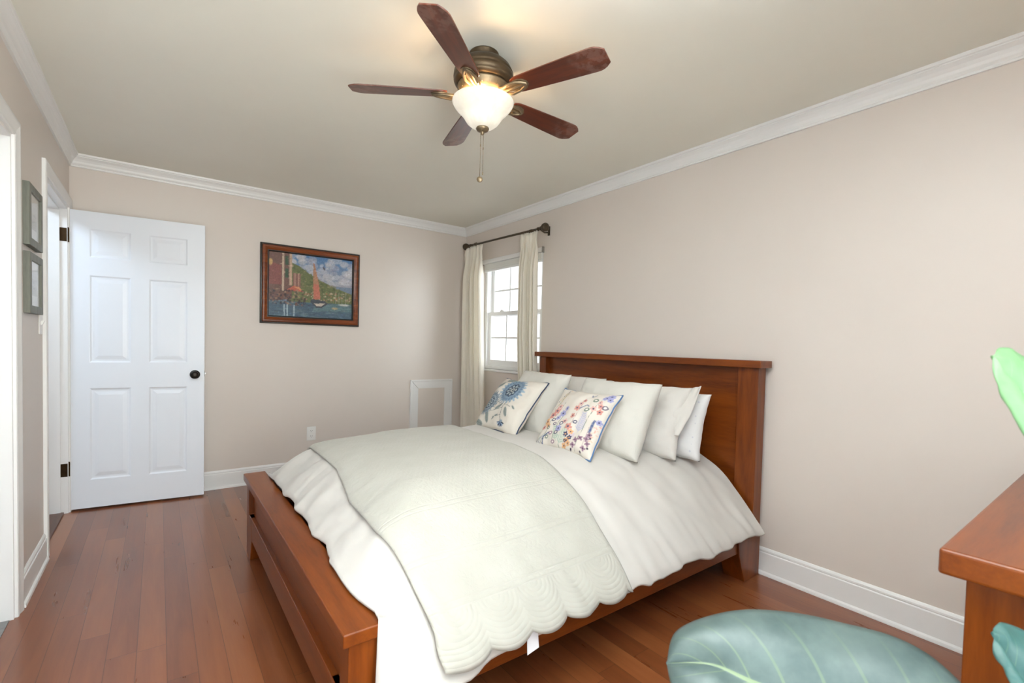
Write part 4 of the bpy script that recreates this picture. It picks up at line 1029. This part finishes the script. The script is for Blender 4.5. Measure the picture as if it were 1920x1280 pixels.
# ------------------------------------------------------------------ potted plant close to the viewpoint
def at(px, py, d):
    return CAM+d*(_f+_r*(px-960)/FPX-_u*(py-640-32.73)/FPX)
def leaf_mat(name, base, light, vein, trans=0.3):
    t = NT(name); tc = t.node('ShaderNodeTexCoord'); sp = t.node('ShaderNodeSeparateXYZ'); t.link(tc.outputs['UV'], sp.inputs[0]); U, V = sp.outputs[0], sp.outputs[1]
    n = t.noise(tc.outputs['Object'], 14, 4, 0.6); c = t.ramp(n, [(0.35, base), (0.7, light)])
    av = t.math('ABSOLUTE', V)
    lat = t.math('FRACT', t.math('MULTIPLY', t.math('ADD', U, t.math('MULTIPLY', av, 0.16)), 9.0))
    l1 = t.math('LESS_THAN', t.math('ABSOLUTE', t.math('SUBTRACT', lat, 0.5)), 0.04)
    fade = t.math('SUBTRACT', 1.0, av)
    mid = t.math('LESS_THAN', av, 0.03)
    k = t.math('MINIMUM', t.math('ADD', t.math('MULTIPLY', t.math('MULTIPLY', l1, fade), 0.55), mid), 0.9)
    t.link(t.mixc(k, c, vein), t.p.inputs['Base Color']); t.set(Roughness=0.42)
    t.bump(t.math('SUBTRACT', 0.0, k), 0.25, 0.004)
    tl = t.node('ShaderNodeBsdfTranslucent'); t.link(t.mixc(0.5, c, light), tl.inputs[0])
    mx = t.node('ShaderNodeMixShader'); mx.inputs[0].default_value = trans; t.link(t.p.outputs[0], mx.inputs[1]); t.link(tl.outputs[0], mx.inputs[2]); t.link(mx.outputs[0], t.out.inputs[0]); return t.m
LEAFG = leaf_mat('leaf_grey_green', lin(70, 86, 84), lin(91, 106, 102), lin(116, 134, 98), 0.08)
LEAFD = leaf_mat('leaf_dark_green', lin(58, 98, 94), lin(82, 118, 112), lin(108, 140, 112), 0.12)
LEAFL = leaf_mat('leaf_light_green', lin(124, 168, 118), lin(142, 184, 134), lin(158, 196, 146), 0.4)
def crv(P_, t_):
    """Catmull-Rom through points"""
    n = len(P_)-1; s_ = min(max(t_, 0), 0.99999)*n; i = int(s_); f_ = s_-i
    p0, p1, p2, p3 = P_[max(i-1, 0)], P_[i], P_[i+1], P_[min(i+2, n)]
    return 0.5*((2*p1)+(p2-p0)*f_+(2*p0-5*p1+4*p2-p3)*f_*f_+(3*p1-p0-3*p2+p3)*f_**3)
def leaf(mid, up, lo, mat, root, seed, curl=0.02, stalk=None, label=None):
    """mid / up / lo: matching lists of points along midrib and both edges, tip first"""
    N, K = 60, 14; rows, uv = [], []
    for i in range(N+1):
        t_ = i/N; m_ = crv(mid, t_); a_ = crv(up, t_); b_ = crv(lo, t_); row = []
        nn = (crv(mid, min(1, t_+0.02))-crv(mid, max(0, t_-0.02))).cross(a_-b_)
        nn = nn.normalized() if nn.length > 1e-9 else Vector((0, 0, 1))
        for j in range(-K, K+1):
            s_ = abs(j)/K; e_ = a_ if j > 0 else b_
            p = m_.lerp(e_, s_)+nn*(curl*math.sin(math.pi*s_)*min(1, t_*4)+0.006*nz(t_*7, j*0.15, seed)*s_)
            row.append(p); uv.append((t_, j/K))
        rows.append(row)
    o = MB().grid(rows).build('leaf', mat, root, smooth=True, solid=0.0015)
    if label: o['label'] = label
    l_ = o.data.uv_layers.new(name='uv'); li = np.empty(len(o.data.loops), int); o.data.loops.foreach_get('vertex_index', li)
    l_.data.foreach_set('uv', np.array(uv)[li].ravel())
    if stalk is not None:
        sp_ = [mid[-1], mid[-1].lerp(stalk, 0.3)+Vector((0, 0, 0.03)), mid[-1].lerp(stalk, 0.65)+Vector((0, 0, 0.01)), stalk]
        MB().tube([crv(sp_, k/14) for k in range(15)], [0.005+0.004*k/14 for k in range(15)], 10).build('stalk', LEAFL, o, smooth=True)
    return o
PC = Vector((-1.86, -4.36, 0.0))
plant = thing('potted_plant', 'potted plant with broad pale green leaves in the lower right foreground', 'plant', PC)
MB().lathe([(0.0, 0.0), (0.105, 0.0), (0.112, 0.01), (0.135, 0.22), (0.140, 0.225), (0.140, 0.25), (0.128, 0.25), (0.124, 0.215), (0.0, 0.215)], 36, (PC.x, PC.y, 0)).build('pot', m_paint('pot_ceramic', lin(214, 210, 204), 0.4, 0.03, 0.02), plant, auto=40)
MB().lathe([(0.126, 0.216), (0.08, 0.222), (0.0, 0.226)], 30, (PC.x, PC.y, 0), caps=False).build('soil', m_paint('potting_soil', lin(52, 38, 28), 0.95, 0.3, 0.6, 60), plant)
ST = PC+Vector((0, 0, 0.222))
leaf([at(1250, 1243, .84), at(1335, 1246, .82), at(1414, 1280, .79), at(1560, 1340, .75), at(1740, 1420, .70), at(1900, 1520, .64)],
     [at(1250, 1243, .84), at(1275, 1176, .88), at(1400, 1142, .88), at(1570, 1164, .85), at(1740, 1224, .78), at(1905, 1400, .68)],
     [at(1250, 1243, .84), at(1265, 1300, .80), at(1330, 1400, .75), at(1480, 1500, .70), at(1680, 1560, .66), at(1890, 1580, .63)], LEAFG, plant, 1.0, 0.022, ST, 'large grey-green leaf nearest the viewer')
leaf([at(1859, 1186, .72), at(1880, 1225, .71), at(1925, 1290, .69), at(2000, 1370, .65), at(2060, 1440, .62)],
     [at(1859, 1186, .72), at(1876, 1166, .73), at(1930, 1186, .72), at(2040, 1240, .68), at(2080, 1400, .63)],
     [at(1859, 1186, .72), at(1866, 1230, .70), at(1896, 1282, .68), at(1950, 1400, .64), at(2030, 1480, .61)], LEAFD, plant, 2.0, 0.012, ST)
leaf([at(1859, 668, .66), at(1890, 712, .66), at(1950, 775, .64), at(2030, 850, .61), at(2100, 930, .58)],
     [at(1859, 668, .66), at(1882, 650, .68), at(1925, 672, .68), at(2040, 740, .65), at(2110, 890, .59)],
     [at(1859, 668, .66), at(1868, 712, .64), at(1890, 765, .63), at(1960, 860, .60), at(2070, 950, .57)], LEAFL, plant, 3.0, 0.010, ST, 'young bright green leaf')

for o in bpy.data.objects:
    if '_b' in o.keys(): del o['_b']
